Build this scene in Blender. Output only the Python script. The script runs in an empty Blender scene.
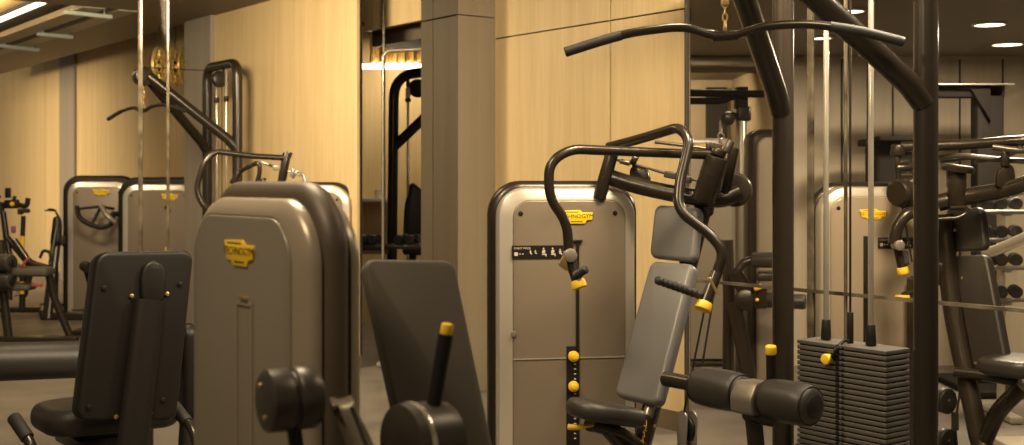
import bpy, bmesh, math, random
from mathutils import Vector as V, Matrix
random.seed(7)
S = bpy.context.scene
COL = S.collection
PI = math.pi

# ------------------------------------------------------------------ view geometry (1024 x 445 frame)
F, EYE, HZ = 1200.0, 1.5, 180.0
def P(px, py, D): return V(((px - 512) / F * D, D, EYE - (py - HZ) / F * D))
AL = V((-.6, .8, 0))      # along the long wall, going away
RM = V((-.8, -.6, 0))     # out of the wall, into the room
BK = V((.8, .6, 0))       # into the wall
UP = V((0, 0, 1))

# ------------------------------------------------------------------ materials
def new_mat(name):
    m = bpy.data.materials.new(name); m.use_nodes = True
    return m, m.node_tree.nodes, m.node_tree.links, m.node_tree.nodes['Principled BSDF']
def plain(name, col, rough=.5, metal=0., bump=0., bscale=60., var=0., vscale=6., spec=.5, coat=0.):
    m, n, l, b = new_mat(name)
    b.inputs['Base Color'].default_value = (*col, 1)
    b.inputs['Roughness'].default_value = rough
    b.inputs['Metallic'].default_value = metal
    b.inputs['Specular IOR Level'].default_value = spec
    b.inputs['Coat Weight'].default_value = coat
    tc = n.new('ShaderNodeTexCoord')
    if var > 0:
        t = n.new('ShaderNodeTexNoise'); t.inputs['Scale'].default_value = vscale; t.inputs['Detail'].default_value = 4
        l.new(tc.outputs['Object'], t.inputs['Vector'])
        r = n.new('ShaderNodeValToRGB')
        r.color_ramp.elements[0].position = .3; r.color_ramp.elements[1].position = .7
        r.color_ramp.elements[0].color = (*[c * (1 - var) for c in col], 1)
        r.color_ramp.elements[1].color = (*[min(1, c * (1 + var)) for c in col], 1)
        l.new(t.outputs['Fac'], r.inputs['Fac']); l.new(r.outputs['Color'], b.inputs['Base Color'])
    if bump > 0:
        t = n.new('ShaderNodeTexNoise'); t.inputs['Scale'].default_value = bscale; t.inputs['Detail'].default_value = 3
        l.new(tc.outputs['Object'], t.inputs['Vector'])
        k = n.new('ShaderNodeBump'); k.inputs['Strength'].default_value = bump; k.inputs['Distance'].default_value = .004
        l.new(t.outputs['Fac'], k.inputs['Height']); l.new(k.outputs['Normal'], b.inputs['Normal'])
    return m
def wood(name, c0, c1, rough=.45, sx=9., sz=.45):
    m, n, l, b = new_mat(name)
    tc = n.new('ShaderNodeTexCoord'); mp = n.new('ShaderNodeMapping')
    mp.inputs['Scale'].default_value = (sx, sx, sz)
    l.new(tc.outputs['Object'], mp.inputs['Vector'])
    t = n.new('ShaderNodeTexNoise'); t.inputs['Scale'].default_value = 1.0; t.inputs['Detail'].default_value = 7
    t.inputs['Roughness'].default_value = .62; t.inputs['Distortion'].default_value = .35
    l.new(mp.outputs['Vector'], t.inputs['Vector'])
    t2 = n.new('ShaderNodeTexNoise'); t2.inputs['Scale'].default_value = 6.0; t2.inputs['Detail'].default_value = 5
    l.new(mp.outputs['Vector'], t2.inputs['Vector'])
    mx = n.new('ShaderNodeMix'); mx.data_type = 'FLOAT'; mx.inputs[0].default_value = .35
    l.new(t.outputs['Fac'], mx.inputs[2]); l.new(t2.outputs['Fac'], mx.inputs[3])
    r = n.new('ShaderNodeValToRGB')
    r.color_ramp.elements[0].position = .3; r.color_ramp.elements[1].position = .72
    r.color_ramp.elements[0].color = (*c0, 1); r.color_ramp.elements[1].color = (*c1, 1)
    l.new(mx.outputs[0], r.inputs['Fac']); l.new(r.outputs['Color'], b.inputs['Base Color'])
    b.inputs['Roughness'].default_value = rough
    b.inputs['Specular IOR Level'].default_value = .35
    return m
def emit(name, col, strength):
    m, n, l, b = new_mat(name)
    b.inputs['Base Color'].default_value = (*col, 1)
    b.inputs['Emission Color'].default_value = (*col, 1)
    b.inputs['Emission Strength'].default_value = strength
    return m
def glass(name, tint, gloss=.05):
    m = bpy.data.materials.new(name); m.use_nodes = True
    n, l = m.node_tree.nodes, m.node_tree.links; n.clear()
    o = n.new('ShaderNodeOutputMaterial'); mx = n.new('ShaderNodeMixShader')
    tr = n.new('ShaderNodeBsdfTransparent'); tr.inputs['Color'].default_value = (*tint, 1)
    gl = n.new('ShaderNodeBsdfGlossy'); gl.inputs['Roughness'].default_value = .02; gl.inputs['Color'].default_value = (.9, .85, .75, 1)
    mx.inputs['Fac'].default_value = gloss
    l.new(tr.outputs[0], mx.inputs[1]); l.new(gl.outputs[0], mx.inputs[2]); l.new(mx.outputs[0], o.inputs['Surface'])
    return m
M = {
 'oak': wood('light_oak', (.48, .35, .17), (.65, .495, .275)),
 'oak_shaded': wood('shaded_oak', (.165, .132, .086), (.21, .17, .114), .5, 14, .4),  # column side: its darker look under the light is put into the colour
 'laminate': wood('grey_brown_laminate', (.073, .057, .036), (.095, .075, .048), .45, 10, .3),
 'pier': wood('grey_pier_laminate', (.22, .19, .148), (.29, .25, .20), .45, 10, .3),
 'far_wall': wood('grey_wood', (.36, .30, .21), (.50, .42, .31), .5, 5, .3),
 'tan_wall': plain('tan_plaster', (.45, .36, .23), .7, var=.08),
 'dark_gap': plain('dark_gap', (.02, .016, .012), .8),
 'ceiling': plain('brown_ceiling', (.13, .10, .066), .55, var=.05, vscale=2),
 'ceiling_pale': plain('pale_ceiling', (.27, .23, .17), .5, var=.04),
 'ceiling_dark': plain('dark_brown_ceiling', (.15, .12, .082), .5, var=.05, vscale=2),
 'gold_cove': plain('gold_cove', (.50, .36, .15), .35, .3, var=.15, vscale=1.5),
 'floor': plain('rubber_floor', (.13, .112, .09), .5, bump=.15, bscale=120, var=.25, vscale=3),
 'base': wood('brown_baseboard', (.10, .07, .045), (.14, .10, .06), .5),
 'frame': plain('dark_bronze_paint', (.026, .0195, .0135), .27, .3, bump=.02, bscale=300, spec=.5),
 'core': plain('brown_side_shell', (.085, .063, .043), .5, .2),
 'black': plain('black_plastic', (.010, .008, .0065), .45, spec=.3),
 'rubber': plain('grip_rubber', (.016, .014, .013), .6, bump=.4, bscale=400),
 'vinyl': plain('black_vinyl', (.028, .024, .020), .42, spec=.4, bump=.12, bscale=500),
 'vinyl_grey': plain('charcoal_vinyl', (.115, .108, .102), .28, bump=.10, bscale=500),
 'board': plain('brown_grey_pad', (.062, .050, .036), .75, bump=.1, bscale=400),
 'shield_lit': plain('lit_taupe_shield', (.33, .27, .20), .32, .25, var=.04, vscale=2),  # brightened copy of the taupe shield; light and edge highlights in its colour
 'shield': plain('taupe_shield', (.21, .167, .123), .3, .3, var=.04, vscale=2),
 'shield_dark': plain('bronze_shield', (.25, .21, .16), .36, .25, var=.05, vscale=2),
 'silver': plain('silver_edge', (.62, .56, .47), .28, .6),
 'steel': plain('polished_steel', (.54, .48, .39), .2, .7),
 'grey_metal': plain('grey_metal', (.30, .27, .23), .35, .6),
 'dark_metal': plain('dark_metal', (.10, .088, .072), .3, .6),
 'bracket': plain('taupe_bracket', (.17, .145, .115), .4, .4),
 'matte_black': plain('matte_black', (.010, .008, .0065), .75, spec=.12),
 'knob': plain('brown_grey_metal', (.050, .042, .034), .38, .3),
 'iron': plain('weight_plate_iron', (.095, .084, .073), .5, .3, bump=.1, bscale=300),
 'yellow': plain('yellow_plastic', (.80, .50, .03), .4),
 'yellow_logo': plain('yellow_logo', (.85, .55, .02), .35),
 'white_print': plain('white_print', (.5, .44, .35), .6),
 'gold': plain('gold_metal', (.85, .56, .2), .3, .45, var=.3, vscale=30),
 'brass': plain('brass_screw', (.7, .5, .22), .3, .9),
 'purple': plain('purple_plastic', (.22, .07, .2), .5),
 'red': plain('red_paint', (.25, .05, .03), .5),
 'dark_glass': glass('mirror_standin_glass', (.91, .895, .865), .02),  # see-through tinted pane standing in for the mirror wall
 'clear_glass': glass('clear_glass', (.985, .98, .96), .0015),
 'edge_glass': plain('bevelled_glass_edge', (.13, .105, .07), .2, .45, var=.8, vscale=7),
 'frost': emit('frosted_glass', (.40, .44, .36), .10),
 'lamp': emit('lamp_disc', (1, .88, .68), 6.0),
 'strip': emit('light_strip', (1, .86, .62), 3.5),
}

# ------------------------------------------------------------------ mesh helpers
def rpoly(pts, r, n=6):
    """round the corners of a 2D polygon; r is a number or a list"""
    out = []; N = len(pts)
    for i in range(N):
        p = V(pts[i]).to_2d(); a = V(pts[i - 1]).to_2d(); b = V(pts[(i + 1) % N]).to_2d()
        rr = r[i] if isinstance(r, (list, tuple)) else r
        t = min(rr, (a - p).length * .49, (b - p).length * .49)
        if t < 1e-5: out.append(p.copy()); continue
        p0 = p + (a - p).normalized() * t; p1 = p + (b - p).normalized() * t
        # circular-ish via rational weight
        w = .7071
        for k in range(n + 1):
            s = k / n
            c0, c1, c2 = (1 - s) ** 2, 2 * w * s * (1 - s), s * s
            out.append((p0 * c0 + p * c1 + p1 * c2) / (c0 + c1 + c2))
    return out
def rrect(w, h, r, n=6, cx=0, cy=0):
    return rpoly([(cx - w / 2, cy - h / 2), (cx + w / 2, cy - h / 2), (cx + w / 2, cy + h / 2), (cx - w / 2, cy + h / 2)], r, n)
def inset(o, d):
    N = len(o); res = []
    for i in range(N):
        p = o[i]; a = o[i - 1]; b = o[(i + 1) % N]
        t = (b - a)
        if t.length < 1e-9: res.append(p.copy()); continue
        t.normalize(); res.append(p + V((-t.y, t.x)) * d)
    return res
class MB:
    def __init__(s): s.bm = bmesh.new(); s.mi = 0
    def _f(s, vs):
        try:
            f = s.bm.faces.new(vs); f.material_index = s.mi; f.smooth = True
        except ValueError: pass
    def loft(s, rings, cap0=True, cap1=True, closed=True):
        R = [[s.bm.verts.new(p) for p in ring] for ring in rings]
        n = len(R[0])
        for a, b in zip(R, R[1:]):
            for i in range(n if closed else n - 1):
                j = (i + 1) % n; s._f((a[i], a[j], b[j], b[i]))
        if cap0: s._f(list(reversed(R[0])))
        if cap1: s._f(R[-1])
        return s
    def layers(s, lay, O, u, v):
        """lay: list of (outline2D, height)"""
        w = u.cross(v)
        return s.loft([[O + u * q.x + v * q.y + w * h for q in o] for o, h in lay])
    def slab(s, o, O, u, v, th, rnd=.0, n=4, both=True):
        u = u.normalized(); v = v.normalized(); L = []
        if rnd <= 0: L = [(o, 0), (o, th)]
        else:
            rnd2 = min(rnd, th / 2 if both else th)
            if both:
                for k in range(n + 1):
                    a = k / n * PI / 2; L.append((inset(o, rnd * (1 - math.sin(a))), rnd2 * (1 - math.cos(a))))
            else: L.append((o, 0))
            for k in range(n + 1):
                a = k / n * PI / 2; L.append((inset(o, rnd * (1 - math.cos(a))), th - rnd2 * (1 - math.sin(a))))
        return s.layers(L, O, u, v)
    def box(s, c, size, u=V((1, 0, 0)), v=V((0, 1, 0)), bev=0.):
        u = u.normalized(); v = v.normalized(); w = u.cross(v)
        o = rrect(size[0], size[1], bev, 3)
        return s.slab(o, c - w * size[2] / 2, u, v, size[2], bev * .7, 3)
    def tube(s, pts, r, fil=.05, seg=14, n=7, caps=True, flat=None):
        pts = [V(p) for p in pts]; path = [pts[0]]; rad = r if isinstance(r, (list, tuple)) else None
        fils = fil if isinstance(fil, (list, tuple)) else [fil] * len(pts)
        for i in range(1, len(pts) - 1):
            a, p, b = pts[i - 1], pts[i], pts[i + 1]
            t = min(fils[i], (a - p).length * .49, (b - p).length * .49)
            p0 = p + (a - p).normalized() * t; p1 = p + (b - p).normalized() * t
            for k in range(n + 1):
                q = k / n; path.append(p0 * (1 - q) ** 2 + p * 2 * q * (1 - q) + p1 * q * q)
        path.append(pts[-1])
        cl = [path[0]]
        for p in path[1:]:
            if (p - cl[-1]).length > 1e-5: cl.append(p)
        path = cl; N = len(path)
        tg = [(path[min(i + 1, N - 1)] - path[max(i - 1, 0)]).normalized() for i in range(N)]
        x = tg[0].orthogonal().normalized()
        if flat is not None: x = (flat[0] - tg[0] * flat[0].dot(tg[0])).normalized()
        rings = []
        L = [0]
        for i in range(1, N): L.append(L[-1] + (path[i] - path[i - 1]).length)
        for i in range(N):
            x = (x - tg[i] * x.dot(tg[i])).normalized(); y = tg[i].cross(x)
            rr = r if rad is None else rad[0] + (rad[-1] - rad[0]) * L[i] / L[-1]
            ex, ey = (rr, rr) if flat is None else (flat[1], flat[2])
            rings.append([path[i] + x * math.cos(2 * PI * k / seg) * ex + y * math.sin(2 * PI * k / seg) * ey for k in range(seg)])
        return s.loft(rings, caps, caps)
    def lathe(s, p0, ax, prof, seg=24):
        """prof: list of (distance along axis, radius)"""
        ax = V(ax).normalized(); x = ax.orthogonal().normalized(); y = ax.cross(x); p0 = V(p0)
        return s.loft([[p0 + ax * t + (x * math.cos(2 * PI * k / seg) + y * math.sin(2 * PI * k / seg)) * max(r, 1e-4) for k in range(seg)] for t, r in prof])
    def cyl(s, p0, p1, r, bev=.004, seg=20, r1=None):
        p0, p1 = V(p0), V(p1); d = (p1 - p0).length; r1 = r if r1 is None else r1; b = min(bev, d / 3, r * .6)
        return s.lathe(p0, p1 - p0, [(0, r - b), (b * .3, r - b * .3), (b, r), (d - b, r1), (d - b * .3, r1 - b * .3), (d, r1 - b)], seg)
    def ball(s, c, r, seg=14):
        return s.lathe(V(c) - UP * r, UP, [(r - r * math.cos(PI * k / 8), r * math.sin(PI * k / 8)) for k in range(9)], seg)
    def torus(s, c, ax, R, r, seg=28, m=10):
        ax = V(ax).normalized(); x = ax.orthogonal().normalized(); y = ax.cross(x); c = V(c)
        rings = []
        for i in range(seg + 1):
            a = 2 * PI * i / seg; d = x * math.cos(a) + y * math.sin(a)
            rings.append([c + d * (R + r * math.cos(2 * PI * k / m)) + ax * r * math.sin(2 * PI * k / m) for k in range(m)])
        return s.loft(rings, False, False)
    def text(s, body, O, u, v, size, depth=.001):
        cu = bpy.data.curves.new('t', 'FONT'); cu.body = body; cu.size = size; cu.extrude = depth
        cu.align_x = 'CENTER'; cu.align_y = 'CENTER'; cu.resolution_u = 2
        ob = bpy.data.objects.new('t', cu); COL.objects.link(ob)
        dg = bpy.context.evaluated_depsgraph_get(); me = bpy.data.meshes.new_from_object(ob.evaluated_get(dg))
        w = u.cross(v)
        vs = [s.bm.verts.new(O + u * p.co.x + v * p.co.y + w * p.co.z) for p in me.vertices]
        for f in me.polygons: s._f([vs[i] for i in f.vertices])
        bpy.data.objects.remove(ob); bpy.data.curves.remove(cu); bpy.data.meshes.remove(me)
        return s
def rootloc(o):
    while o.parent: o = o.parent
    return V(o.location)
def build(name, mb, mat, parent=None, label=None, sharp=38, base=None):
    """link one mesh object; vertices are given in world space"""
    bm = mb.bm
    bmesh.ops.remove_doubles(bm, verts=bm.verts, dist=1e-6)
    bmesh.ops.recalc_face_normals(bm, faces=bm.faces)
    if parent: org = rootloc(parent)
    elif base is not None: org = V(base)
    else:
        zs = [p.co.z for p in bm.verts]; xs = [p.co.x for p in bm.verts]; ys = [p.co.y for p in bm.verts]
        org = V(((min(xs) + max(xs)) / 2, (min(ys) + max(ys)) / 2, min(zs)))
    bmesh.ops.translate(bm, verts=bm.verts, vec=-org)
    me = bpy.data.meshes.new(name); bm.to_mesh(me); bm.free()
    for m in (mat if isinstance(mat, (list, tuple)) else [mat]): me.materials.append(M[m])
    me.set_sharp_from_angle(angle=math.radians(sharp))
    o = bpy.data.objects.new(name, me); COL.objects.link(o)
    if parent: o.parent = parent
    else: o.location = org
    if label: o['label'] = label
    return o
def tag(o, label, cat, group=None):
    o['label'] = label; o['category'] = cat
    if group: o['group'] = group
    return o
def thing(name, label, cat, loc, group=None):
    o = bpy.data.objects.new(name, None); COL.objects.link(o); o.location = loc; o.empty_display_size = .1
    return tag(o, label, cat, group)
def struct(name, mb, mat):
    o = build(name, mb, mat); o['kind'] = 'structure'; return o
def dup(root, loc, label, group=None, rotz=0):
    r = root.copy(); COL.objects.link(r); r.location = loc; r.rotation_euler = (0, 0, rotz); r['label'] = label
    if group: r['group'] = group
    for ch in list(root.children):
        c = ch.copy(); COL.objects.link(c); c.parent = r
        for g in list(ch.children):
            d = g.copy(); COL.objects.link(d); d.parent = c
    return r
def one(fn, *a, **k):
    m = MB(); getattr(m, fn)(*a, **k); return m

# ================================================================== THE ROOM
def wl(base, t): return V(base) + AL * t
def at_px(base, px):
    q = (px - 512) / F; b = V(base)
    return (b.x - q * b.y) / (.6 + .8 * q)
def wallseg(p0, p1, z0, z1, th, mb=None, away=BK):
    mb = mb or MB(); p0, p1 = V(p0), V(p1)
    c = (p0 + p1) / 2 + away * th / 2; c.z = (z0 + z1) / 2
    u = (p1 - p0).normalized()
    mb.box(c, ((p1 - p0).length, th, z1 - z0), u, away)
    return mb
W0 = V((1.024, 7.1, 0)); L0 = V((-.667, 8.805, 0)); R0 = L0 + BK * .7
H = 3.12
# floor
struct('floor', one('box', V((0, 7, -.05)), (24, 26, .1)), 'floor')
# near oak wall beside the chest press: two boards, a joint above
ta, tb = at_px(W0, 610), at_px(W0, 495)
m = MB()
for z0, z1 in ((.12, 2.509), (2.519, 3.45)):
    wallseg(wl(W0, 0), wl(W0, ta - .009), z0, z1, .04, m)
    wallseg(wl(W0, ta + .009), wl(W0, tb + .02), z0, z1, .04, m)
struct('wall_right', m, 'oak')
struct('trim_1', wallseg(wl(W0, .004) + BK * .02, wl(W0, tb) + BK * .02, .1, 3.44, .03), 'dark_gap')
struct('baseboard_right', wallseg(wl(W0, 0), wl(W0, tb), 0, .12, .045), 'base')
# projecting column
tc0 = V((-.386, 8.43, 0)); tc1 = L0
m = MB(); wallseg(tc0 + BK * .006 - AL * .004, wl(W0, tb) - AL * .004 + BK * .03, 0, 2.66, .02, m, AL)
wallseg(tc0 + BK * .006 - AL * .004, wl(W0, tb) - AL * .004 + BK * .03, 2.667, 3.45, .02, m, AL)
struct('wall_column_side', m, 'oak_shaded')
tg = at_px(tc0, 433)
m = MB()
for z0, z1 in ((0, 2.655), (2.667, 3.45)):
    wallseg(tc0, wl(tc0, tg - .004), z0, z1, .3, m); wallseg(wl(tc0, tg + .004), tc1, z0, z1, .3, m)
struct('wall_column', m, 'laminate')
struct('trim_2', wallseg(tc0 + BK * .03 + AL * .01, tc1 + BK * .03 - AL * .01, .01, 3.44, .02), 'dark_gap')
# left oak wall
t358, t293, t215, t190 = (at_px(L0, p) for p in (357, 293, 215, 189))
m = MB(); wallseg(wl(L0, t358), wl(L0, t293 - .006), .1, 3.4, .025, m); wallseg(wl(L0, t293 + .006), wl(L0, t215 + .03), .1, 3.4, .06, m)
struct('wall_left', m, 'oak')
struct('trim_3', wallseg(wl(L0, t358 + .01) + BK * .025, wl(L0, t215) + BK * .04, .05, 3.3, .03), 'dark_gap')
struct('baseboard_left', wallseg(wl(L0, t358), wl(L0, t215), 0, .1, .05), 'base')
struct('wall_pier', wallseg(wl(L0, t215) + RM * .05, wl(L0, t190) + RM * .05, 0, 3.4, .75), 'pier')
# recess on the far left
g45, g77, g62, g0 = (at_px(R0, p) for p in (45, 77, 62, -60))
m = MB(); wallseg(wl(R0, t190), wl(R0, g77), .1, 3.9, .06, m)
wallseg(wl(R0, g62), wl(R0, g45 - .01), .1, 3.9, .06, m); wallseg(wl(R0, g45 + .01), wl(R0, g0), .1, 3.9, .06, m)
struct('wall_far_left', m, 'oak')
struct('trim_4', wallseg(wl(R0, t190) + BK * .04, wl(R0, g0) + BK * .04, .05, 3.8, .03), 'dark_gap')
struct('wall_pilaster', wallseg(wl(R0, g77) + RM * .04, wl(R0, g62) + RM * .04, 0, 3.9, .12), 'pier')
struct('baseboard_far_left', wallseg(wl(R0, t190), wl(R0, g0), 0, .1, .05), 'base')
# ceilings: soffit round a tray
Q = V((-3.585, 11.5, 0))
def qb(a0, a1, b0, b1, z0, z1, mb):
    c = Q + AL * (a0 + a1) / 2 + RM * (b0 + b1) / 2; c.z = (z0 + z1) / 2
    mb.box(c, (a1 - a0, b1 - b0, z1 - z0), AL, RM); return mb
m = MB(); qb(0, 8.5, -.72, 0, H, H + .08, m); qb(-13.5, 0, -.72, 6.5, H, H + .08, m)
struct('ceiling', m, 'ceiling')
m = MB(); qb(-13, 8.5, -7, -.72, 3.9, 4.0, m)
struct('ceiling_recess', m, 'ceiling')
struct('wall_bulkhead', qb(-13.5, 8.5, -.78, -.74, H + .03, 3.9, MB()), 'ceiling')
m = MB(); qb(0, 8.5, .005, .19, H - .01, H + .05, m); qb(0, 8.5, .31, .52, H - .01, H + .05, m)
struct('trim_5', m, 'ceiling_pale')
m = MB(); qb(0, 8.5, 0, .60, H + .12, H + .16, m)
struct('ceiling_groove', m, 'ceiling')
m = MB(); qb(-.05, 8.5, .58, 5, H + .24, H + .30, m)
struct('ceiling_tray', m, 'gold_cove')
o = build('ceiling_light_strip', qb(.05, 8.2, .84, .885, H + .0, H + .03, MB()), 'strip')
tag(o, 'long bright light strip in the gold ceiling tray', 'ceiling light')
G = 'frosted glass bars under the ceiling tray'
for (pa, pb, lab) in (((65, 9, 11.23), (111, 14, 11.57), 'greenish glass bar at the ceiling, topmost and rightmost of three'),
                      ((38, 31, 12.9), (72, 35, 13.2), 'greenish glass bar at the ceiling, middle of the three'),
                      ((-2, 42.5, 14.0), (38, 48, 14.5), 'greenish glass bar at the ceiling, lowest, cut by the frame edge')):
    a, b = P(*pa), P(*pb); b.z = a.z = H - .05
    m = MB(); m.box((a + b) / 2, ((b - a).length, .07, .035), (b - a), UP.cross((b - a).normalized()), .008)
    g = build('glass_light_bar', m, 'frost'); tag(g, lab, 'ceiling light', G)
    for k in (.15, .85): build('hanger', one('cyl', a.lerp(b, k), a.lerp(b, k) + UP * .16, .005), 'frost', g)

# glass fins before the recess (polished edges)
for i, (px, D, w) in enumerate(((140.5, 9.3, .035), (168, 9.3, .022))):
    p = P(px, 0, D); p.z = 0
    struct('trim_%d' % (6 + i), one('slab', rrect(w, .02, .005, 3), p, V((1, 0, 0)), V((0, 1, 0)), H), 'edge_glass')
pa, pb = P(140.5, 0, 9.3), P(168, 0, 9.3); pa.z = pb.z = 0
struct('window_1', wallseg(pa + V((.03, 0, 0)), pb - V((.02, 0, 0)), 0.0, H, .008, None, V((0, 1, 0))), 'clear_glass')

# niche behind the opening at the middle
N0 = V((-2.6, 12.6, 0))
struct('wall_niche', wallseg(V((-3.2, 12.6, 0)), V((.6, 12.6, 0)), 0, 4, .06, None, V((0, 1, 0))), 'oak')
p = P(383.5, 0, 9.9); p.z = 0
struct('trim_8', one('slab', rrect(.03, .03, .008, 3), p, V((1, 0, 0)), V((0, 1, 0)), 3.9), 'edge_glass')
def lintel(z0, z1, off, th, name, mat):
    struct(name, wallseg(wl(L0, -.0) + BK * off, wl(L0, t358 + .5) + BK * off, z0, z1, th), mat)
lintel(2.76, 3.9, .35, .06, 'wall_lintel', 'oak')
struct('trim_9', wallseg(wl(L0, .0) + BK * .55, wl(L0, t358 + .7) + BK * .55, 2.66, 2.80, .5), 'ceiling')

# ---- right side: mirror wall, its reflection modelled as a room behind tinted glass
X0 = V((.9515, 6.6, 0))
tr = -2.6
struct('mirror_pane', wallseg(wl(X0, 0), wl(X0, tr), 0.0, 2.62, .01), 'dark_glass')
m = MB(); wallseg(wl(X0, .0) - BK * .004, wl(X0, tr) - BK * .004, .945, .962, .018, m)
struct('trim_10', m, 'edge_glass')
m = MB()
for px, w in ((810, .03), (845, .008)):
    t = at_px(X0, px); wallseg(wl(X0, t - w / 2) - BK * .004, wl(X0, t + w / 2) - BK * .004, 0.02, 2.6, .018, m)
struct('trim_11', m, 'edge_glass')
struct('trim_12', wallseg(wl(X0, 0) - BK * .005, wl(X0, -.010) - BK * .005, 0, 2.62, .03), 'dark_gap')
struct('trim_13', wallseg(wl(X0, 0) - BK * .005, wl(X0, tr) - BK * .005, 0, .02, .03), 'steel')
C2 = 2.5
m = MB(); m.box(V((3.6, 7.4, C2 + .3)), (9, .001, .001)) if False else None
def poly_slab(pts, z0, z1):
    mm = MB(); mm.loft([[V((x, y, z0)) for x, y in pts], [V((x, y, z1)) for x, y in pts]]); return mm
a, b = wl(X0, 0) + BK * .03, wl(X0, -4.2) + BK * .03
struct('ceiling_right', poly_slab([(a.x, a.y), (b.x, b.y), (6.2, 9.72), (2.2, 9.72), (2.2, 12.02), (.86, 12.02), (1.064, 7.13)], C2, C2 + .08), 'ceiling_dark')
struct('wall_back_right', wallseg(V((2.2, 9.7, 0)), V((6.2, 9.7, 0)), 0, C2, .06, None, V((0, 1, 0))), 'far_wall')
struct('wall_back', wallseg(V((.7, 12, 0)), V((2.3, 12, 0)), 0, C2, .06, None, V((0, 1, 0))), 'tan_wall')
struct('wall_return', wallseg(V((2.2, 9.76, 0)), V((2.2, 12, 0)), 0, C2, .06, None, V((1, 0, 0))), 'tan_wall')
struct('wall_divider', wallseg(V((.80, 12.1, 0)), V((1.0, 7.32, 0)), 0, 3.9, .05, None, V((-1, 0, 0))), 'far_wall')
# door and cove band at the back of that room
p0, p1 = P(707, 0, 11.9), P(727, 0, 11.9)
struct('door_1', wallseg(V((p0.x, 11.9, 0)), V((p1.x, 11.9, 0)), 0, 2.42, .08, None, V((0, 1, 0))), 'dark_gap')
m = MB()
for (za, zb, y0) in ((2.40, 2.44, 9.9), (2.30, 2.34, 10.6)):
    pass
a = P(680, 52, 9.6); b = P(790, 46, 9.2)
m.slab(rrect(.10, .07, .01, 2), V((a.x, 9.7, 2.46)), V((0, 1, 0)), UP, 1.0)
m.slab(rrect(.10, .05, .01, 2), V((a.x, 10.5, 2.46)), V((0, 1, 0)), UP, 1.0)
struct('trim_14', m, 'ceiling_pale')
# floor-to-ceiling grooves on the far wall
m = MB()
for px in (842, 868, 893, 960, 1003):
    x = (px - 512) / F * 9.69; m.box(V((x, 9.695, 1.25)), (.012, .012, 2.45))
struct('trim_15', m, 'dark_gap')

# recessed ceiling lamps of the modelled reflection
def downlight(px, py, r, lab, z=C2):
    D = F * (z - EYE) / (HZ - py); p = P(px, py, D)
    o = thing('ceiling_downlight', lab, 'ceiling light', V((p.x, p.y, z - .012)), 'round downlights in the modelled reflection')
    build('lamp_trim', one('torus', V((p.x, p.y, z - .004)), UP, r, .01), 'silver', o)
    build('lamp_disc', one('cyl', V((p.x, p.y, z - .010)), V((p.x, p.y, z + .004)), r * .95, .002, 24), 'lamp', o)
downlight(989.5, 23.5, .10, 'round ceiling downlight behind the right upright, nearer of the two at upper right')
downlight(1007.5, 43.5, .11, 'round ceiling downlight at upper right, farther and lower of the pair')
downlight(850, 10, .085, 'round ceiling downlight above the long pulley arm')
downlight(822, 37, .07, 'round ceiling downlight just under the bar, between the guide rods')
downlight(703, 29.5, .085, 'ceiling downlight behind the bar, beside the chain')

# ================================================================== MACHINE PARTS
def logo(parent, c, u, s=1.0):
    """yellow name plate; c is its centre on the panel, u runs to the right"""
    v = UP; w = u.cross(v)
    pts = [(-.076, .024), (.018, .027), (.030, .017), (.074, .017), (.070, -.014), (.048, -.016), (.040, -.030), (-.030, -.030), (-.042, -.019), (-.064, -.019)]
    pts = [(x * s, y * s) for x, y in reversed(pts)]
    m = MB(); m.slab(rpoly(pts, .003 * s, 2), c, u, v, .005, .001, 2, False)
    m.mi = 1
    m.text('TECHNOGYM', c + w * .0052 + v * .001 * s, u, v, .0245 * s, .0006)
    m.slab(rrect(.07 * s, .003 * s, 0), c + w * .0052 + v * .019 * s - u * .022 * s, u, v, .0006)
    m.slab(rrect(.05 * s, .003 * s, 0), c + w * .0052 - v * .0215 * s + u * .004 * s, u, v, .0006)
    return build('name_plate', m, ('yellow_logo', 'black'), parent)
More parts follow.
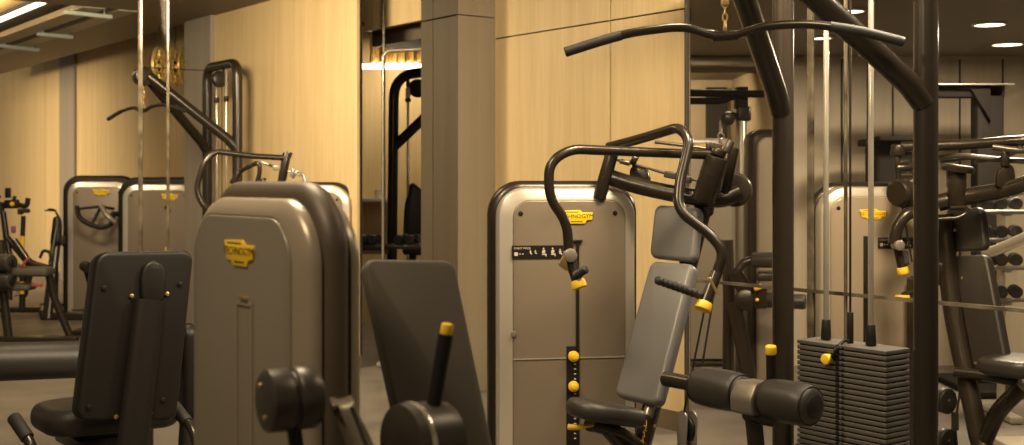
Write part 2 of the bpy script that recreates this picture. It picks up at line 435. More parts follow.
def tower(root, c, u, W, Ht=1.5, core=.10, bev=.05, top=.13, rim=.035, panel='shield', edge='silver', chamfer=False, rear=True, z0=.02, screws=True, th=.075, skew=0., cmat='frame', drop=0.):
    """weight stack tower: dark tubular core between two shields; c = foot of the front panel's middle"""
    u = u.normalized(); w = u.cross(UP); c = V(c)
    def out(dx, dz, r):
        h = Ht - z0 - dz
        cc = r * .8
        if chamfer: return rpoly([(-W / 2 + dx, 0), (W / 2 - dx, 0), (W / 2 - dx, h - cc), (W / 2 - dx - cc, h), (-W / 2 + dx + cc, h), (-W / 2 + dx, h - cc)], [.03, .03, .05, .05, .05, .05], 4)
        return rpoly([(-W / 2 + dx, 0), (W / 2 - dx, 0), (W / 2 - dx, h), (-W / 2 + dx, h)], [.05, .05, r, r], 9)
    O = V((c.x, c.y, z0))
    body = build('tower_core', one('slab', out(0, 0, top), O - w * (th + core), u, UP, core, .04, 5), cmat, root)
    def shield(sgn, nm, nm2):
        uu = u * sgn; ww = w * sgn
        OO = O + (V((0, 0, 0)) if sgn > 0 else -w * (2 * th + core))
        fr = MB(); o1 = out(rim, rim + drop, top - rim * .6)
        sh = lambda o, k: [p + V((skew * k * sgn, 0)) for p in o]
        fr.layers([(o1, -th), (o1, -.028), (sh(inset(o1, .008), .1), -.014), (sh(inset(o1, bev * .8), .8), -.002), (sh(inset(o1, bev), 1), 0), (sh(inset(o1, bev + .006), 1), -.004)], OO, uu, UP)
        f = build(nm, fr, edge, root)
        o2 = sh(inset(o1, bev + .004), 1)
        p = build(nm2, one('slab', o2, OO - ww * .006, uu, UP, .010, .004, 3, False), panel, root)
        return p
    p = shield(1, 'shield_rim', 'shield')
    if rear: shield(-1, 'rear_shield_rim', 'rear_shield')
    if screws:
        for s in (-1, 1):
            q = O + u * s * (W / 2 - rim - bev - .045) + UP * (Ht - z0 - rim - bev - .06)
            build('screw', one('cyl', q, q + w * .007, .011, .002, 12), 'black', p)
    return p
def strip_sign(parent, c, u, L, h=.058):
    w = u.cross(UP); m = MB()
    m.slab(rrect(L, h, .002, 2), c, u, UP, .005); m.mi = 1
    f = c + w * .0052
    m.text('CHEST PRESS', f - u * (L * .5 - .045) + UP * .017, u, UP, .013, .0004)
    # small exercise pictograms: figures and ticks
    def fig(x, s):
        m.slab(rrect(.008 * s, .008 * s, .004 * s, 3), f + u * x + UP * .015 * s, u, UP, .0008)
        m.slab(rpoly([(-.008 * s, -.004 * s), (.006 * s, -.006 * s), (.009 * s, .009 * s), (-.005 * s, .009 * s)], .003, 2), f + u * x, u, UP, .0008)
        m.slab(rrect(.020 * s, .006 * s, .002, 2), f + u * (x + .003) - UP * .010 * s, u, UP, .0008)
        m.slab(rrect(.005 * s, .012 * s, .002, 2), f + u * (x + .011 * s) - UP * .014 * s, u, UP, .0008)
    m.slab(rrect(.016, .016, .003, 2), f - u * (L * .5 - .018) - UP * .008, u, UP, .0008)
    for k in (.035, .048): m.slab(rrect(.008, .004, .001, 2), f - u * (L * .5 - k) - UP * .008, u, UP, .0008)
    fig(L * -.17, .55); fig(L * -.08, .5); fig(L * .07, 1.0); fig(L * .235, 1.0); fig(L * .37, .7); fig(L * .45, .7)
    return build('instruction_strip', m, ('black', 'white_print'), parent)

# ================================================================== CHEST PRESS (focus of the picture)
CD = 5.33
def C(px, py, dd=0): return P(px, py, CD + dd)
cp = thing('chest_press', 'dark bronze chest press with black seat and taupe shielded tower before the oak wall', 'exercise machine', V((.42, 5.15, 0)), 'chest press machines')
tu = V((math.cos(.17), math.sin(.17), 0))
tc = P(568, HZ, 5.33)
panel = tower(cp, tc, tu, .688, 1.497, core=.10, bev=.055, rim=.03, top=.15, skew=.008)
tw = tu.cross(UP)
def on_tower(px, py, off=.006):
    """point on the front shield seen at this pixel"""
    d = P(px, py, 1.0) - V((0, 0, EYE)); n = tw; o = V((0, 0, EYE))
    q = tc + tw * off
    t = n.dot(q - o) / n.dot(d); return o + d * t
logo(panel, on_tower(575.5, 216.5, .005), tu, 1.06)
a, b = on_tower(512, 252), on_tower(567, 252)
strip_sign(panel, (a + b) / 2 - tw * .003, tu, (b - a).length)
m = MB(); a = on_tower(577.5, 243); b = on_tower(577.5, 445); m.box((a + b) / 2, (.012, .014, (a - b).length), tu, -tw); m.box(on_tower(574, 241), (.075, .02, .012), tu, -tw, .003)
build('selector_rail', m, 'black', cp)
m = MB(); a = on_tower(573, 346); b = V((a.x, a.y, .1)); m.box((a + b) / 2 - UP * 0, (.058, .012, a.z - b.z), tu, -tw, .002)
slot = build('weight_selector_slot', m, 'black', cp)
for py in (356, 386):
    q = on_tower(573, py, .012); m = MB(); m.cyl(q, q + tw * .022, .024, .005, 24); m.cyl(q + tw * .02, q + tw * .03, .014, .003, 20)
    build('selector_knob', m, 'yellow', slot)
m = MB()
for k in range(16):
    q = on_tower(575, 364, .012) - UP * (.022 * k); m.slab(rrect(.010, .005, .001, 2), q, tu, UP, .0015)
build('weight_scale', m, 'white_print', slot)
q = on_tower(513.5, 334); build('lock_button', one('cyl', q, q + tw * .006, .014, .002), 'grey_metal', panel)
a, b = on_tower(513, 358), on_tower(640 - 8, 358); build('seam', one('box', (a + b) / 2, ((b - a).length, .004, .004), tu, -tw), 'silver', panel)
# frame on the floor
m = MB()
m.box(V((.30, 5.50, .05)), (.75, .10, .09), tu, -tw, .02); m.tube([V((.42, 5.45, .06)), V((.62, 5.0, .06)), V((.30, 4.62, .06))], .045, .1)
m.box(V((.28, 4.60, .03)), (.5, .10, .06), V((.8, -.6, 0)), V((.6, .8, 0)), .02)
build('floor_frame', m, 'frame', cp)
# spine post behind the backrest
sp_t = P(705, 200, 5.30); sp_b = P(640, 452, 5.02); dirn = (sp_b - sp_t).normalized()
sp_e = sp_b + dirn * ((sp_b.z - .05) / -dirn.z)
m = MB(); un = V((.8, -.6, 0)); m.tube([sp_t, sp_b, sp_e], .03, 0, 16, flat=(un, .036, .05))
spine = build('spine_post', m, 'frame', cp)
m = MB()
for k, (ch, px, py) in enumerate((('1', 646.5, 423), ('2', 645.3, 428.6), ('3', 643.8, 435), ('4', 642.4, 441))):
    q = P(px, py, 4.925); m.text(ch, q, un, UP, .034, .0008)
build('height_scale', m, 'yellow', spine)
q = P(654.5, 426, 4.97); build('rivet', one('ball', q, .006), 'brass', spine)
m = MB(); m.cyl(P(651, 403, 4.99), P(647, 417, 4.955), .021, .003); build('seat_post', m, 'grey_metal', cp)
# backrest and headrest pads
def pad4(name, tl, tr, br, bl, th, rnd, parent, mat, corner=.05, n=5):
    """thick upholstered pad from the four corners of its face"""
    c = (tl + tr + br + bl) / 4; u = ((tr + br) - (tl + bl)).normalized(); vv = ((tl + tr) - (bl + br)); w = u.cross(vv).normalized(); v = w.cross(u)
    pts = [((p - c).dot(u), (p - c).dot(v)) for p in (bl, br, tr, tl)]
    o = rpoly(pts, corner, 6)
    return build(name, one('slab', o, c - w * th, u, v, th, rnd, n), mat, parent)
pad4('backrest', P(650, 260, 5.22), P(694, 263, 5.08), P(658, 406, 4.90), P(612, 395, 5.04), .07, .022, cp, 'vinyl_grey', .035)
pad4('headrest', P(654, 204, 5.31), P(700, 207, 5.17), P(694, 262, 5.12), P(648, 257, 5.26), .055, .02, cp, 'vinyl_grey', .035)
for (pa, pb) in ((P(690, 235, 5.22), P(700, 232, 5.28)), (P(685, 290, 5.12), P(692, 290, 5.2)), (P(668, 350, 5.05), P(673, 350, 5.1))): build('pad_bracket', one('cyl', pa, pb, .02, .003), 'black', cp)
# seat
sc = P(602, 411, 4.82); su = V((-.86, -.5, 0)).normalized(); sv = UP.cross(su).normalized()
sn = (UP + su * -.22).normalized(); su2 = sv.cross(sn) * 1.0; su2 = (su - sn * su.dot(sn)).normalized()
m = MB(); m.slab(rpoly([(-.16, -.12), (.11, -.11), (.17, 0), (.11, .11), (-.16, .12)], [.05, .06, .09, .06, .05], 6), sc - sn * .040, su2, sn.cross(su2), .075, .034, 6)
build('seat', m, 'vinyl', cp)
m = MB(); m.tube([P(590, 424, 4.84), P(615, 430, 4.9), P(640, 447, 4.99)], .035, .1, 14, flat=(sv, .045, .03)); m.tube([P(606, 428, 4.86), P(628, 452, 4.96), P(634, 470, 5.0)], .03, .1)
build('seat_bracket', m, 'frame', cp)
q = P(575, 427, 4.78); m = MB(); m.cyl(q - V((.03, .0, 0)), q + V((.03, 0, 0)), .012, .004, 14); m.cyl(q + V((.03, 0, 0)), q + V((.10, .06, 0)), .007)
build('seat_lever', m, 'yellow', cp)
# yoke
m = MB(); m.tube([P(606, 176, 5.38), P(640, 187, 5.32), P(690, 197, 5.24), P(722, 200, 5.2), P(738, 193, 5.22)], .037, .2, 18)
m.tube([P(706, 196, 5.24), sp_t + UP * -.05], .04, .0)
build('crossbeam', m, 'frame', cp)
m = MB(); a, b = P(599, 199, 5.36), P(612, 153, 5.34); m.cyl(a, b, .030, .006); m.cyl(b, P(614.5, 146, 5.34), .02, .003); m.cyl(a.lerp(b, .45), a.lerp(b, .47), .0315, .001)
build('pivot_cylinder', m, 'frame', cp)
m = MB(); a, b = P(703, 201, 5.12), P(717, 156, 5.08); m.cyl(a, b, .050, .008); m.cyl(a.lerp(b, .60), a.lerp(b, .62), .0515, .001); m.cyl(b, P(719.5, 149, 5.08), .034, .006)
m.cyl(P(724, 198, 5.20), P(734, 148, 5.16), .022, .004)
build('pivot_cylinder', m, 'frame', cp)
m = MB(); q = P(734, 190, 5.25); m.cyl(q, q + V((.35, .93, 0)) * .05, .075, .012, 30); build('cam_disc', m, 'frame', cp)
m = MB(); q = P(641, 177, 5.36); m.slab(rpoly([(-.046, -.035), (.05, -.035), (.046, .014), (.026, .044), (-.014, .056), (-.042, .04)], .02, 5), q, V((.9, -.43, 0)), UP, .035, .006, 2)
m.tube([P(637, 178, 5.34), P(634, 163, 5.34)], .011, 0); m.cyl(P(632, 158, 5.32), P(637, 161, 5.32), .024, .006)
build('cam_lobe', m, 'frame', cp)
m = MB(); m.tube([P(617, 160, 5.33), P(634, 164, 5.32), P(668, 174, 5.24), P(700, 181, 5.18)], .006, 0, 8); m.cyl(P(620, 161, 5.33), P(630, 163.5, 5.32), .012, .003)
build('link_rod', m, 'dark_metal', cp)
m = MB()
for dx, dy in ((0, 0), (14, 4)): m.box(P(671 + dx, 175 + dy, 5.24 - dx * .004), (.055, .04, .03), V((.9, -.4, -.18)), V((.4, .9, 0)), .006)
build('clevis', m, 'dark_metal', cp)
m = MB(); m.tube([P(655, 142, 5.2), P(690, 146, 5.15), P(728, 152, 5.1)], .008, .1, 8); m.cyl(P(709, 149, 5.12), P(709, 142, 5.12), .014, .004); m.cyl(P(726, 152, 5.08), P(731, 141, 5.08), .018, .004); m.box(P(716, 146, 5.1), (.05, .03, .025), V((.95, 0, -.2)), V((0, 1, 0)), .005)
build('cable_anchor', m, 'dark_metal', cp)
# press arms
def arm_end(root, k0, k1, cap, peg0, peg1, hinge, r=.022, latch=None):
    """swivel grip at the end of a press arm"""
    m = MB(); m.tube([k0, k1], r * 1.05, 0, 16); g = build('swivel_grip', m, 'frame', root)
    d = (k1 - k0).normalized()
    build('end_cap', one('cyl', k1 - d * .004, k1 + d * .030, r * 1.35, .004, 18, r * 1.5), 'yellow', g)
    m = MB()
    n = 9; prof = []; L = (peg1 - peg0).length
    for i in range(n): prof += [(L * i / n, r * .72), (L * (i + .5) / n, r * .82), (L * (i + .85) / n, r * .66)]
    prof += [(L, r * .75), (L + .006, r * .45)]
    m.lathe(peg0, peg1 - peg0, prof, 16); build('hand_peg', m, 'rubber', g)
    if hinge is not None:
        m = MB(); m.cyl(hinge + V((0, -.05, 0)), hinge + V((0, .03, 0)), r * 1.25, .006); build('hinge_knob', m, 'grey_metal', g)
    if latch is not None: build('latch_plate', latch, 'brass', g)
m = MB(); A_end = P(569, 256, 4.88)
m.tube([P(716, 155, 5.1), P(640, 152, 5.0), P(570, 149, 4.88), P(549, 163, 4.85), P(549, 198, 4.85), P(567, 222, 4.87), A_end], .0205, [.1, .1, .075, .075, .08, .08, .05], 18, 9)
build('press_arm', m, 'frame', cp)
m = MB(); m.slab(rpoly([(-.028, -.012), (.012, -.04), (.022, .03), (.0, .04)], .008, 3), P(564.5, 262, 4.86), V((1, 0, 0)), UP, .008, .002, 2)
arm_end(cp, P(569.5, 258, 4.87), P(577.5, 281, 4.85), None, P(575, 276, 4.83), P(586, 269, 4.80), P(570, 255, 4.87), latch=m)
m = MB(); B_end = P(716, 276, 4.70)
m.tube([P(609, 147, 5.34), P(640, 139, 5.15), P(679, 127, 4.92), P(690, 140, 4.86), P(679, 185, 4.80), P(678, 210, 4.76), P(712, 236, 4.72), P(724, 252, 4.70), B_end], .0215, [.1, .1, .06, .06, .09, .09, .1, .08, .1], 18, 9)
build('press_arm', m, 'frame', cp)
m = MB(); m.box(P(713, 286, 4.67), (.012, .03, .075), V((1, 0, .5)), V((0, 1, 0)), .004)
arm_end(cp, P(716.5, 273, 4.70), P(705, 303, 4.66), None, P(700, 295, 4.66), P(657, 280, 4.60), None, .0225, latch=m)
# cables and the hanging pulley
m = MB(); m.tube([P(704, 312, 4.9), P(684, 412, 4.88)], .0045, 0, 8); m.tube([P(716, 280, 5.0), P(696, 404, 4.93)], .0045, 0, 8)
build('cable', m, 'black', cp)
m = MB(); 
for dx in (-5, 5):
    q = P(687 + dx, 428, 4.9); m.slab(rpoly([(-.02, -.09), (.03, -.09), (.04, .06), (.0, .08), (-.03, .03)], .018, 4), q, V((.5, -.85, 0)).normalized(), UP, .008, .002, 2)
pb = build('pulley_block', m, 'grey_metal', cp)
q = P(687, 428, 4.91); build('pulley_wheel', one('cyl', q - V((.85, .5, 0)) * .012, q + V((.85, .5, 0)) * .012, .05, .006, 26), 'black', pb)
m = MB(); m.tube([P(688, 440, 4.92), V((.70, 4.95, .06))], .007, 0, 8); build('pulley_anchor', m, 'black', pb)

# ================================================================== LAT PULLDOWN
LM = V((1.346, 4.775, 0))
def lat_machine(loc, label, group):
    o = thing('lat_pulldown_machine', label, 'exercise machine', loc, group)
    def w(a, b, z): return loc + AL * a + RM * b + UP * z       # a: along the wall, b: towards the user
    au, ad = .343, -.343
    zt = 2.56
    m = MB(); m.tube([w(au, 0, .02), w(au, 0, zt), w(ad, 0, zt), w(ad, 0, .02)], .045, [0, .13, .13, 0], 22, 10)
    build('upright_arch', m, 'frame', o)
    for a in (au, ad):
        m = MB(); m.tube([w(a, .01, 1.785), w(a * .93, .07, 1.86), w(a * .10, .70, 2.42)], .045, .03, 20)
        build('top_arm', m, 'frame', o)
    m = MB(); m.cyl(w(-.06, .74, 2.42), w(.06, .74, 2.42), .085, .012, 30); build('head_pulley', m, 'frame', o)
    m = MB(); m.cyl(w(-.03, .02, 2.43), w(.03, .02, 2.43), .075, .01, 28); m.box(w(0, 0, 2.51), (.05, .05, .10), AL, RM, .01); build('rear_pulley', m, 'frame', o)
    m = MB(); m.tube([w(0, .74, 2.50), w(0, .02, 2.505)], .004, 0, 8); m.tube([w(0, 0, 2.45), w(0, 0, .92)], .0048, 0, 8); build('cable', m, 'black', o)
    for a in (.119, -.098):
        g = build('guide_rod', one('cyl', w(a, 0, .06), w(a, 0, 2.54), .0108, .002, 16), 'steel', o)
        build('rubber_sleeve', one('cyl', w(a, 0, .852), w(a, 0, .935), .021, .004, 18, .017), 'black', g)
        build('rod_cap', one('cyl', w(a, 0, 2.22), w(a, 0, 2.27), .024, .004, 16), 'black', g)
    # stack of weights
    pit = .0212; n = 34
    for k in range(n):
        z = .853 - pit * (k + 1)
        m = MB(); m.box(w(-.008, 0, z + pit * .5), (.428, .15, pit - .0058), AL, RM, .003)
        build('weight_plate', m, 'iron', o)
    m = MB(); m.box(w(-.008, 0, .853 - pit * n / 2), (.41, .135, pit * n - .006), AL, RM); build('stack_core', m, 'black', o)
    m = MB()
    for k in range(n):
        z = .853 - pit * (k + .5)
        m.cyl(w(.004, .074, z), w(.004, .0780, z), .0090, .0005, 10)
        m.cyl(w(-.022, .074, z - .004), w(-.022, .0780, z - .004), .0065, .0005, 8)
    build('pin_holes', m, 'black', o)
    m = MB(); m.cyl(w(0, 0, .85), w(0, 0, .975), .013, .003, 16); m.tube([w(0, 0, .86), w(0, .05, .865), w(.0, .085, .83), w(.02, .09, .80)], .007, .03, 10); m.torus(w(0, .085, .825), AL, .014, .004)
    build('selector_stem', m, 'black', o)
    q = w(.045, .085, .79)
    m = MB(); m.cyl(q - RM * .012, q + RM * .018, .021, .004, 22); pn = build('selector_pin', m, 'yellow', o)
    build('pin_shank', one('tube', [w(.008, .075, .805), q], .006, 0, 8), 'black', pn)
    # lower frame
    m = MB(); m.box(w(0, 0, .075), (.62, .12, .05), AL, RM, .01); m.box(w(0, .35, .04), (.10, .75, .07), AL, RM, .02); m.box(w(0, .70, .03), (.50, .10, .05), AL, RM, .02)
    for a in (au, ad): m.box(w(a, 0, .02), (.12, .16, .035), AL, RM, .015)
    build('floor_frame', m, 'frame', o)
    # thigh pads
    zc = .70; b0 = .55
    ax = w(0, b0, zc)
    m = MB(); m.tube([w(.48, b0, zc), w(-.25, b0, zc)], .030, 0, 18); build('pad_axle', m, 'frame', o)
    for a0, a1 in ((.06, .31), (-.04, -.268)):
        L = abs(a1 - a0); s = 1 if a1 > a0 else -1; R = .074
        m = MB(); m.lathe(w(a0, b0, zc), AL * s, [(0, .03), (0, R * .60), (.006, R * .78), (.018, R * .92), (.036, R), (L * .35, R * 1.04), (L * .65, R * 1.04), (L - .036, R), (L - .018, R * .92), (L - .006, R * .78), (L, R * .60), (L, .02)], 30)
        r = build('thigh_roller', m, 'vinyl', o)
        if s < 0: build('end_disc', one('lathe', w(a1, b0, zc), AL * s, [(-.006, .043), (.002, .043), (.006, .038), (.007, .001)], 24), 'black', r)
        for t in (.017, L - .017): build('seam', one('torus', w(a0 + s * t, b0, zc), AL, R * .915, .0035), 'black', r)
    m = MB()
    m.slab(rpoly([(-.075, -.062), (.055, -.062), (.075, -.02), (.06, .052), (-.045, .058), (-.08, .0)], .014, 3), w(.063, b0 - .0, zc) , RM * -1 , UP, .105, .008, 2)
    br = build('pad_bracket', m, 'bracket', o)
    m = MB(); m.tube([w(.02, b0, zc - .05), w(.0, b0 - .02, .36), w(0, b0 - .02, .06)], .032, .05, 16); m.cyl(w(.05, b0, zc - .072), w(-.10, b0, zc - .072), .03, .008)
    build('pad_post', m, 'frame', o)
    m = MB(); q0 = w(-.045, b0 - .03, zc + .04); q1 = w(-.06, b0 - .01, .865); m.tube([q0, q1], .0185, 0, 16)
    lv = build('adjusting_lever', m, 'black', o); d = (q1 - q0).normalized()
    build('lever_cap', one('cyl', q1 - d * .004, q1 + d * .028, .0205, .004, 18), 'yellow', lv)
    # seat in front of the stack, under the pads
    m = MB(); m.slab(rrect(.34, .30, .08, 6), w(0, .80, .40), AL, RM, .07, .03, 5); build('seat', m, 'vinyl', o)
    m = MB(); m.cyl(w(0, .80, .05), w(0, .80, .41), .035, .004); build('seat_post', m, 'frame', o)
    return o
GL = 'lat pulldown machines'
lat = lat_machine(LM, 'tall lat pulldown machine with dark weight stack, black thigh rollers and yellow pin', GL)
FM = V((-2.683, 11.1, 0))
dup(lat, FM, 'small far lat pulldown machine with arched uprights before the grey pier', GL)
# the bar on its chain
GB = 'pulldown bars on chains'
bz = P(725, 36, 4.344)
def bar(c, u):
    """cambered bar; c = centre, u = direction to its right end"""
    def q(s, dz): return c + u * s + UP * dz
    sx = 4.344 / F
    pts = [(-160, -15.5), (-125, -4.5), (-94, 4), (-52, 9), (-36, 8.5), (-15, .8), (0, 0), (16, 2.5), (34, 8.8), (62, 11.5), (90, 11), (135, 4), (176, -7)]
    m = MB(); pp = [q(x * sx, y * sx) for x, y in pts]
    m.tube(pp, .0165, .08, 16, 5)
    o = build('pulldown_bar', m, 'frame', None, None, 38, c)
    for i0, i1 in ((0, 2), (10, 12)):
        m = MB(); pts2 = pp[i0:i1 + 1]; m.tube([pts2[0].lerp(pts2[1], .02), pts2[1], pts2[2].lerp(pts2[1], .3)] if i0 == 0 else [pts2[0].lerp(pts2[1], .3), pts2[1], pts2[2].lerp(pts2[1], .02)], .0185, .08, 16, 5)
        build('grip_sleeve', m, 'rubber', o)
    m = MB(); m.tube([q(-.045, -.001), q(0, 0), q(.045, .005)], .0185, .03, 16, 3); build('centre_sleeve', m, 'frame', o)
    m = MB(); zt = 2.42
    m.torus(q(0, .035), u, .016, .005, 20, 8); z = c.z + .055
    k = 0
    while z < 2.36:
        ax = u if k % 2 else u.cross(UP)
        m.tube([V((c.x, c.y, z)) + ax.cross(UP) * .006, V((c.x, c.y, z + .012)) + ax.cross(UP) * .009, V((c.x, c.y, z + .026)) + ax.cross(UP) * .006, V((c.x, c.y, z + .026)) - ax.cross(UP) * .006, V((c.x, c.y, z + .012)) - ax.cross(UP) * .009, V((c.x, c.y, z)) - ax.cross(UP) * .006, V((c.x, c.y, z)) + ax.cross(UP) * .006], .0032, .008, 6, 3)
        z += .0235; k += 1
    m.box(V((c.x, c.y, c.z + .125)), (.028, .028, .028), u, u.cross(UP) * -1, .004)
    m.tube([V((c.x, c.y, z)), V((c.x, c.y, zt))], .004, 0, 8)
    build('chain', m, 'brass', o)
    return o
nb = bar(bz, V((.998, -.05, 0)).normalized())
tag(nb, 'long dark cambered pulldown bar hanging on a short chain over the chest press', 'bar', GB)
fc = FM + RM * .74; ang = math.atan2(.8, -.6) - math.atan2(-.24, .97)
fb = dup(nb, V((fc.x, fc.y, 2.115)), 'small dark pulldown bar hanging far off at left, behind two slim glass edge strips', GB, math.radians(-38))

# ================================================================== FOREGROUND MACHINE (large tower at the left)
fu = -AL                                    # right along the shield as seen
Gp = P(242, 252, 2.74)
fcn = Gp + fu * .006; fcn.z = 0
fa = thing('leg_machine', 'large taupe weight tower in the foreground with round black counterweight and tilted back board', 'exercise machine', V((fcn.x + .25, fcn.y + .1, 0)))
pn = tower(fa, fcn, fu, .64, 1.497, core=.07, bev=.038, rim=.016, top=.12, panel='shield_dark', edge='shield_lit', chamfer=True, th=.04, screws=False, cmat='core', skew=-.02, drop=.022)  # lighter rim colour paints a highlight along the bevels
logo(pn, Gp + RM * .004, fu, 1.05)
def onf(px, py, off=.006):
    d = P(px, py, 1.0) - V((0, 0, EYE)); q = fcn + RM * off; o = V((0, 0, EYE)); return o + d * (RM.dot(q - o) / RM.dot(d))
q = onf(244, 298); build('size_badge', one('box', q, (.038, .014, .006), fu, AL.cross(UP), .002), 'brass', pn)
m = MB()
for px in (237, 252):
    a = onf(px, 304); b = V((a.x, a.y, .15)); m.box((a + b) / 2, (.006, .005, a.z - b.z), fu, -RM)
a, b = onf(237, 303), onf(252, 305); m.box((a + b) / 2, ((b - a).length, .005, .006), fu, -RM)
build('panel_groove', m, 'shield_lit', pn)
# round counterweight on its lever
kc = P(263.5, 401.5, 2.28); KA = V((.86, .51, 0)).normalized()
m = MB()
m.lathe(kc, KA, [(0, .050), (.002, .056), (.006, .060), (.044, .061), (.049, .058), (.051, .053), (.058, .053), (.060, .058), (.066, .061), (.098, .060), (.104, .055), (.106, .02)], 40)
kn = build('counterweight', m, 'knob', fa)
for dx, dz in ((-.018, .028), (.008, -.030)):
    q = kc + V((.51, -.86, 0)) * dx + UP * dz; build('screw', one('cyl', q - KA * .003, q + KA * .002, .005, .001, 12), 'brass', kn)
m = MB(); m.tube([kc + KA * .06 - UP * .05, kc + KA * .07 - UP * .16 + fu * .01, kc + BK * .13 - UP * .30, kc + BK * .14 - UP * .9], .014, .05, 12)
build('counterweight_lever', m, 'black', fa)
# foot fairing at the side of the tower
fr = fcn + fu * .30
m = MB(); pts = [(0, -.25), (.13, -.25), (.10, -.06), (.075, .03), (.055, .062), (.02, .066), (0, .05)]
qz = P(326, 398, 2.42)
m.slab(rpoly([(.20, -.6), (.27, -.6), (.098, -.10), (.060, -.02), (.050, .008), (.028, -.002), (.006, .004), (.040, -.095)], [.01, .01, .1, .03, .004, .02, .004, .05], 4), qz, V((.98, .2, 0)).normalized(), UP, .10, .012, 3)
build('foot_fairing', m, 'shield_dark', fa)
m = MB(); c0 = V((fcn.x, fcn.y, .05)) + BK * .1; m.box(c0, (.6, .22, .09), fu, -RM, .02)
m.tube([c0 + BK * .05, V((-.16, 2.80, .06)), V((-.02, 3.1, .06))], .04, .1); m.box(V((-.08, 2.95, .04)), (.6, .10, .07), V((.8, -.6, 0)), V((.6, .8, 0)), .02)
build('floor_frame', m, 'frame', fa)
# tilted board
pad4('back_board', P(363, 259, 2.97), P(455, 259, 3.08), P(495, 458, 2.92), P(408, 458, 2.81), .045, .010, fa, 'board', .03, 3)
m = MB(); m.tube([P(415, 330, 3.06), P(448, 452, 2.93), V((-.09, 2.92, .07))], .03, .1); build('board_post', m, 'frame', fa)
# range disc with yellow tipped lever
dc = P(400, 447, 2.40)
m = MB()
m.lathe(dc, BK, [(0, .02), (0, .078), (.003, .084), (.022, .086), (.026, .083)], 40); ds = build('range_disc', m, 'knob', fa)
m = MB(); m.lathe(dc + BK * .024, BK, [(0, .075), (0, .0865), (.006, .088), (.012, .0865), (.012, .07)], 40); build('disc_rim', m, 'steel', ds)
m = MB(); m.lathe(dc + BK * .035, BK, [(0, .084), (.05, .083), (.075, .078), (.082, .066), (.083, .01)], 40); build('disc_housing', m, 'knob', ds)
m = MB(); a, b = P(432, 414, 2.43), P(446, 334, 2.43); m.tube([a - (b - a) * .3, b], .0155, 0, 16); lv = build('range_lever', m, 'black', fa)
d = (b - a).normalized(); build('lever_cap', one('cyl', b - d * .006, b + d * .022, .0125, .004, 18), 'yellow', lv)
m = MB(); m.tube([dc + BK * .06, dc + BK * .07 - UP * .3, V((-.13, 2.62, .08))], .03, .1); build('disc_post', m, 'frame', fa)

# ================================================================== SEAT SEEN FROM BEHIND (left foreground)
BD = 4.4
lb = thing('leg_extension_machine', 'black padded leg machine seat seen from behind with long roller, beside the large taupe tower', 'exercise machine', V((-1.36, 4.55, 0)))
pu, pv = V((.8, .6, 0)), UP
pc = P(134, 337, BD)
tl, trr, brr, bl = P(97, 252, 4.30), P(195, 250, 4.52), P(177, 421, 4.42), P(76, 422, 4.20)
c = (tl + trr + brr + bl) / 4
back = pad4('backrest', tl, trr, brr, bl, .055, .016, lb, 'black', .045, 5)
m = MB(); u = ((trr + brr) - (tl + bl)).normalized(); vv = (tl + trr) - (bl + brr); wv = u.cross(vv).normalized(); v = wv.cross(u)
m.slab(rpoly([(x, y) for x, y in (((p - c).dot(u) * 1.0, (p - c).dot(v) * 1.0) for p in (bl, brr, trr, tl))], .05), c - wv * .085, u, v, .05, .022, 4)
build('cushion', m, 'vinyl', back)
def onb(px, py, off=.003):
    d = P(px, py, 1.0) - V((0, 0, EYE)); o = V((0, 0, EYE)); q = c + wv * off; return o + d * (wv.dot(q - o) / wv.dot(d))
m = MB(); m.slab(rpoly([(-.042, -.085), (.042, -.085), (.05, .02), (.03, .075), (-.03, .075), (-.05, .02)], .03, 5), onb(152, 281, 0), u, v, .022, .014, 4, False)
build('post_cover', m, 'black', back)
for k, (px, py) in enumerate(((131.5, 296), (167, 294), (116, 417), (150, 413))):
    q = onb(px, py); build('bolt', one('cyl', q - wv * .002, q + wv * .006, .0085, .003, 12), 'brass', back)
for px, py in ((104, 288), (180, 284), (89, 407), (163, 400)):
    q = onb(px, py); build('plug', one('cyl', q - wv * .002, q + wv * .004, .009, .002, 12), 'black', back)
m = MB(); a, b = onb(150, 300, .02), onb(132, 450, .03); m.tube([a, b, b + (b - a).normalized() * .35, V((-1.38, 4.35, .08))], .03, .15, 16, flat=(u, .058, .03))
build('seat_spine', m, 'black', lb)
qs = P(99, 411, 4.66)
m = MB(); su = V((-.6, .8, 0)); sv = V((.8, .6, 0))
m.slab(rpoly([(-.25, -.16), (.25, -.22), (.25, .22), (-.25, .16)], .10, 7), qs - UP * .05 - su * .05, sv * -1 * -1, su, .10, .042, 6)
build('seat', m, 'vinyl', lb)
m = MB(); m.box(qs - UP * .10, (.25, .3, .05), sv, su, .01); m.tube([qs - UP * .08, V((qs.x, qs.y, .06))], .045, 0); m.box(V((-1.5, 4.75, .04)), (.12, .95, .07), sv, su, .02); m.box(V((-1.28, 4.45, .04)), (.7, .12, .07), sv, su, .02); m.box(V((-1.77, 5.1, .04)), (.8, .12, .07), sv, su, .02)
build('seat_frame', m, 'frame', lb)
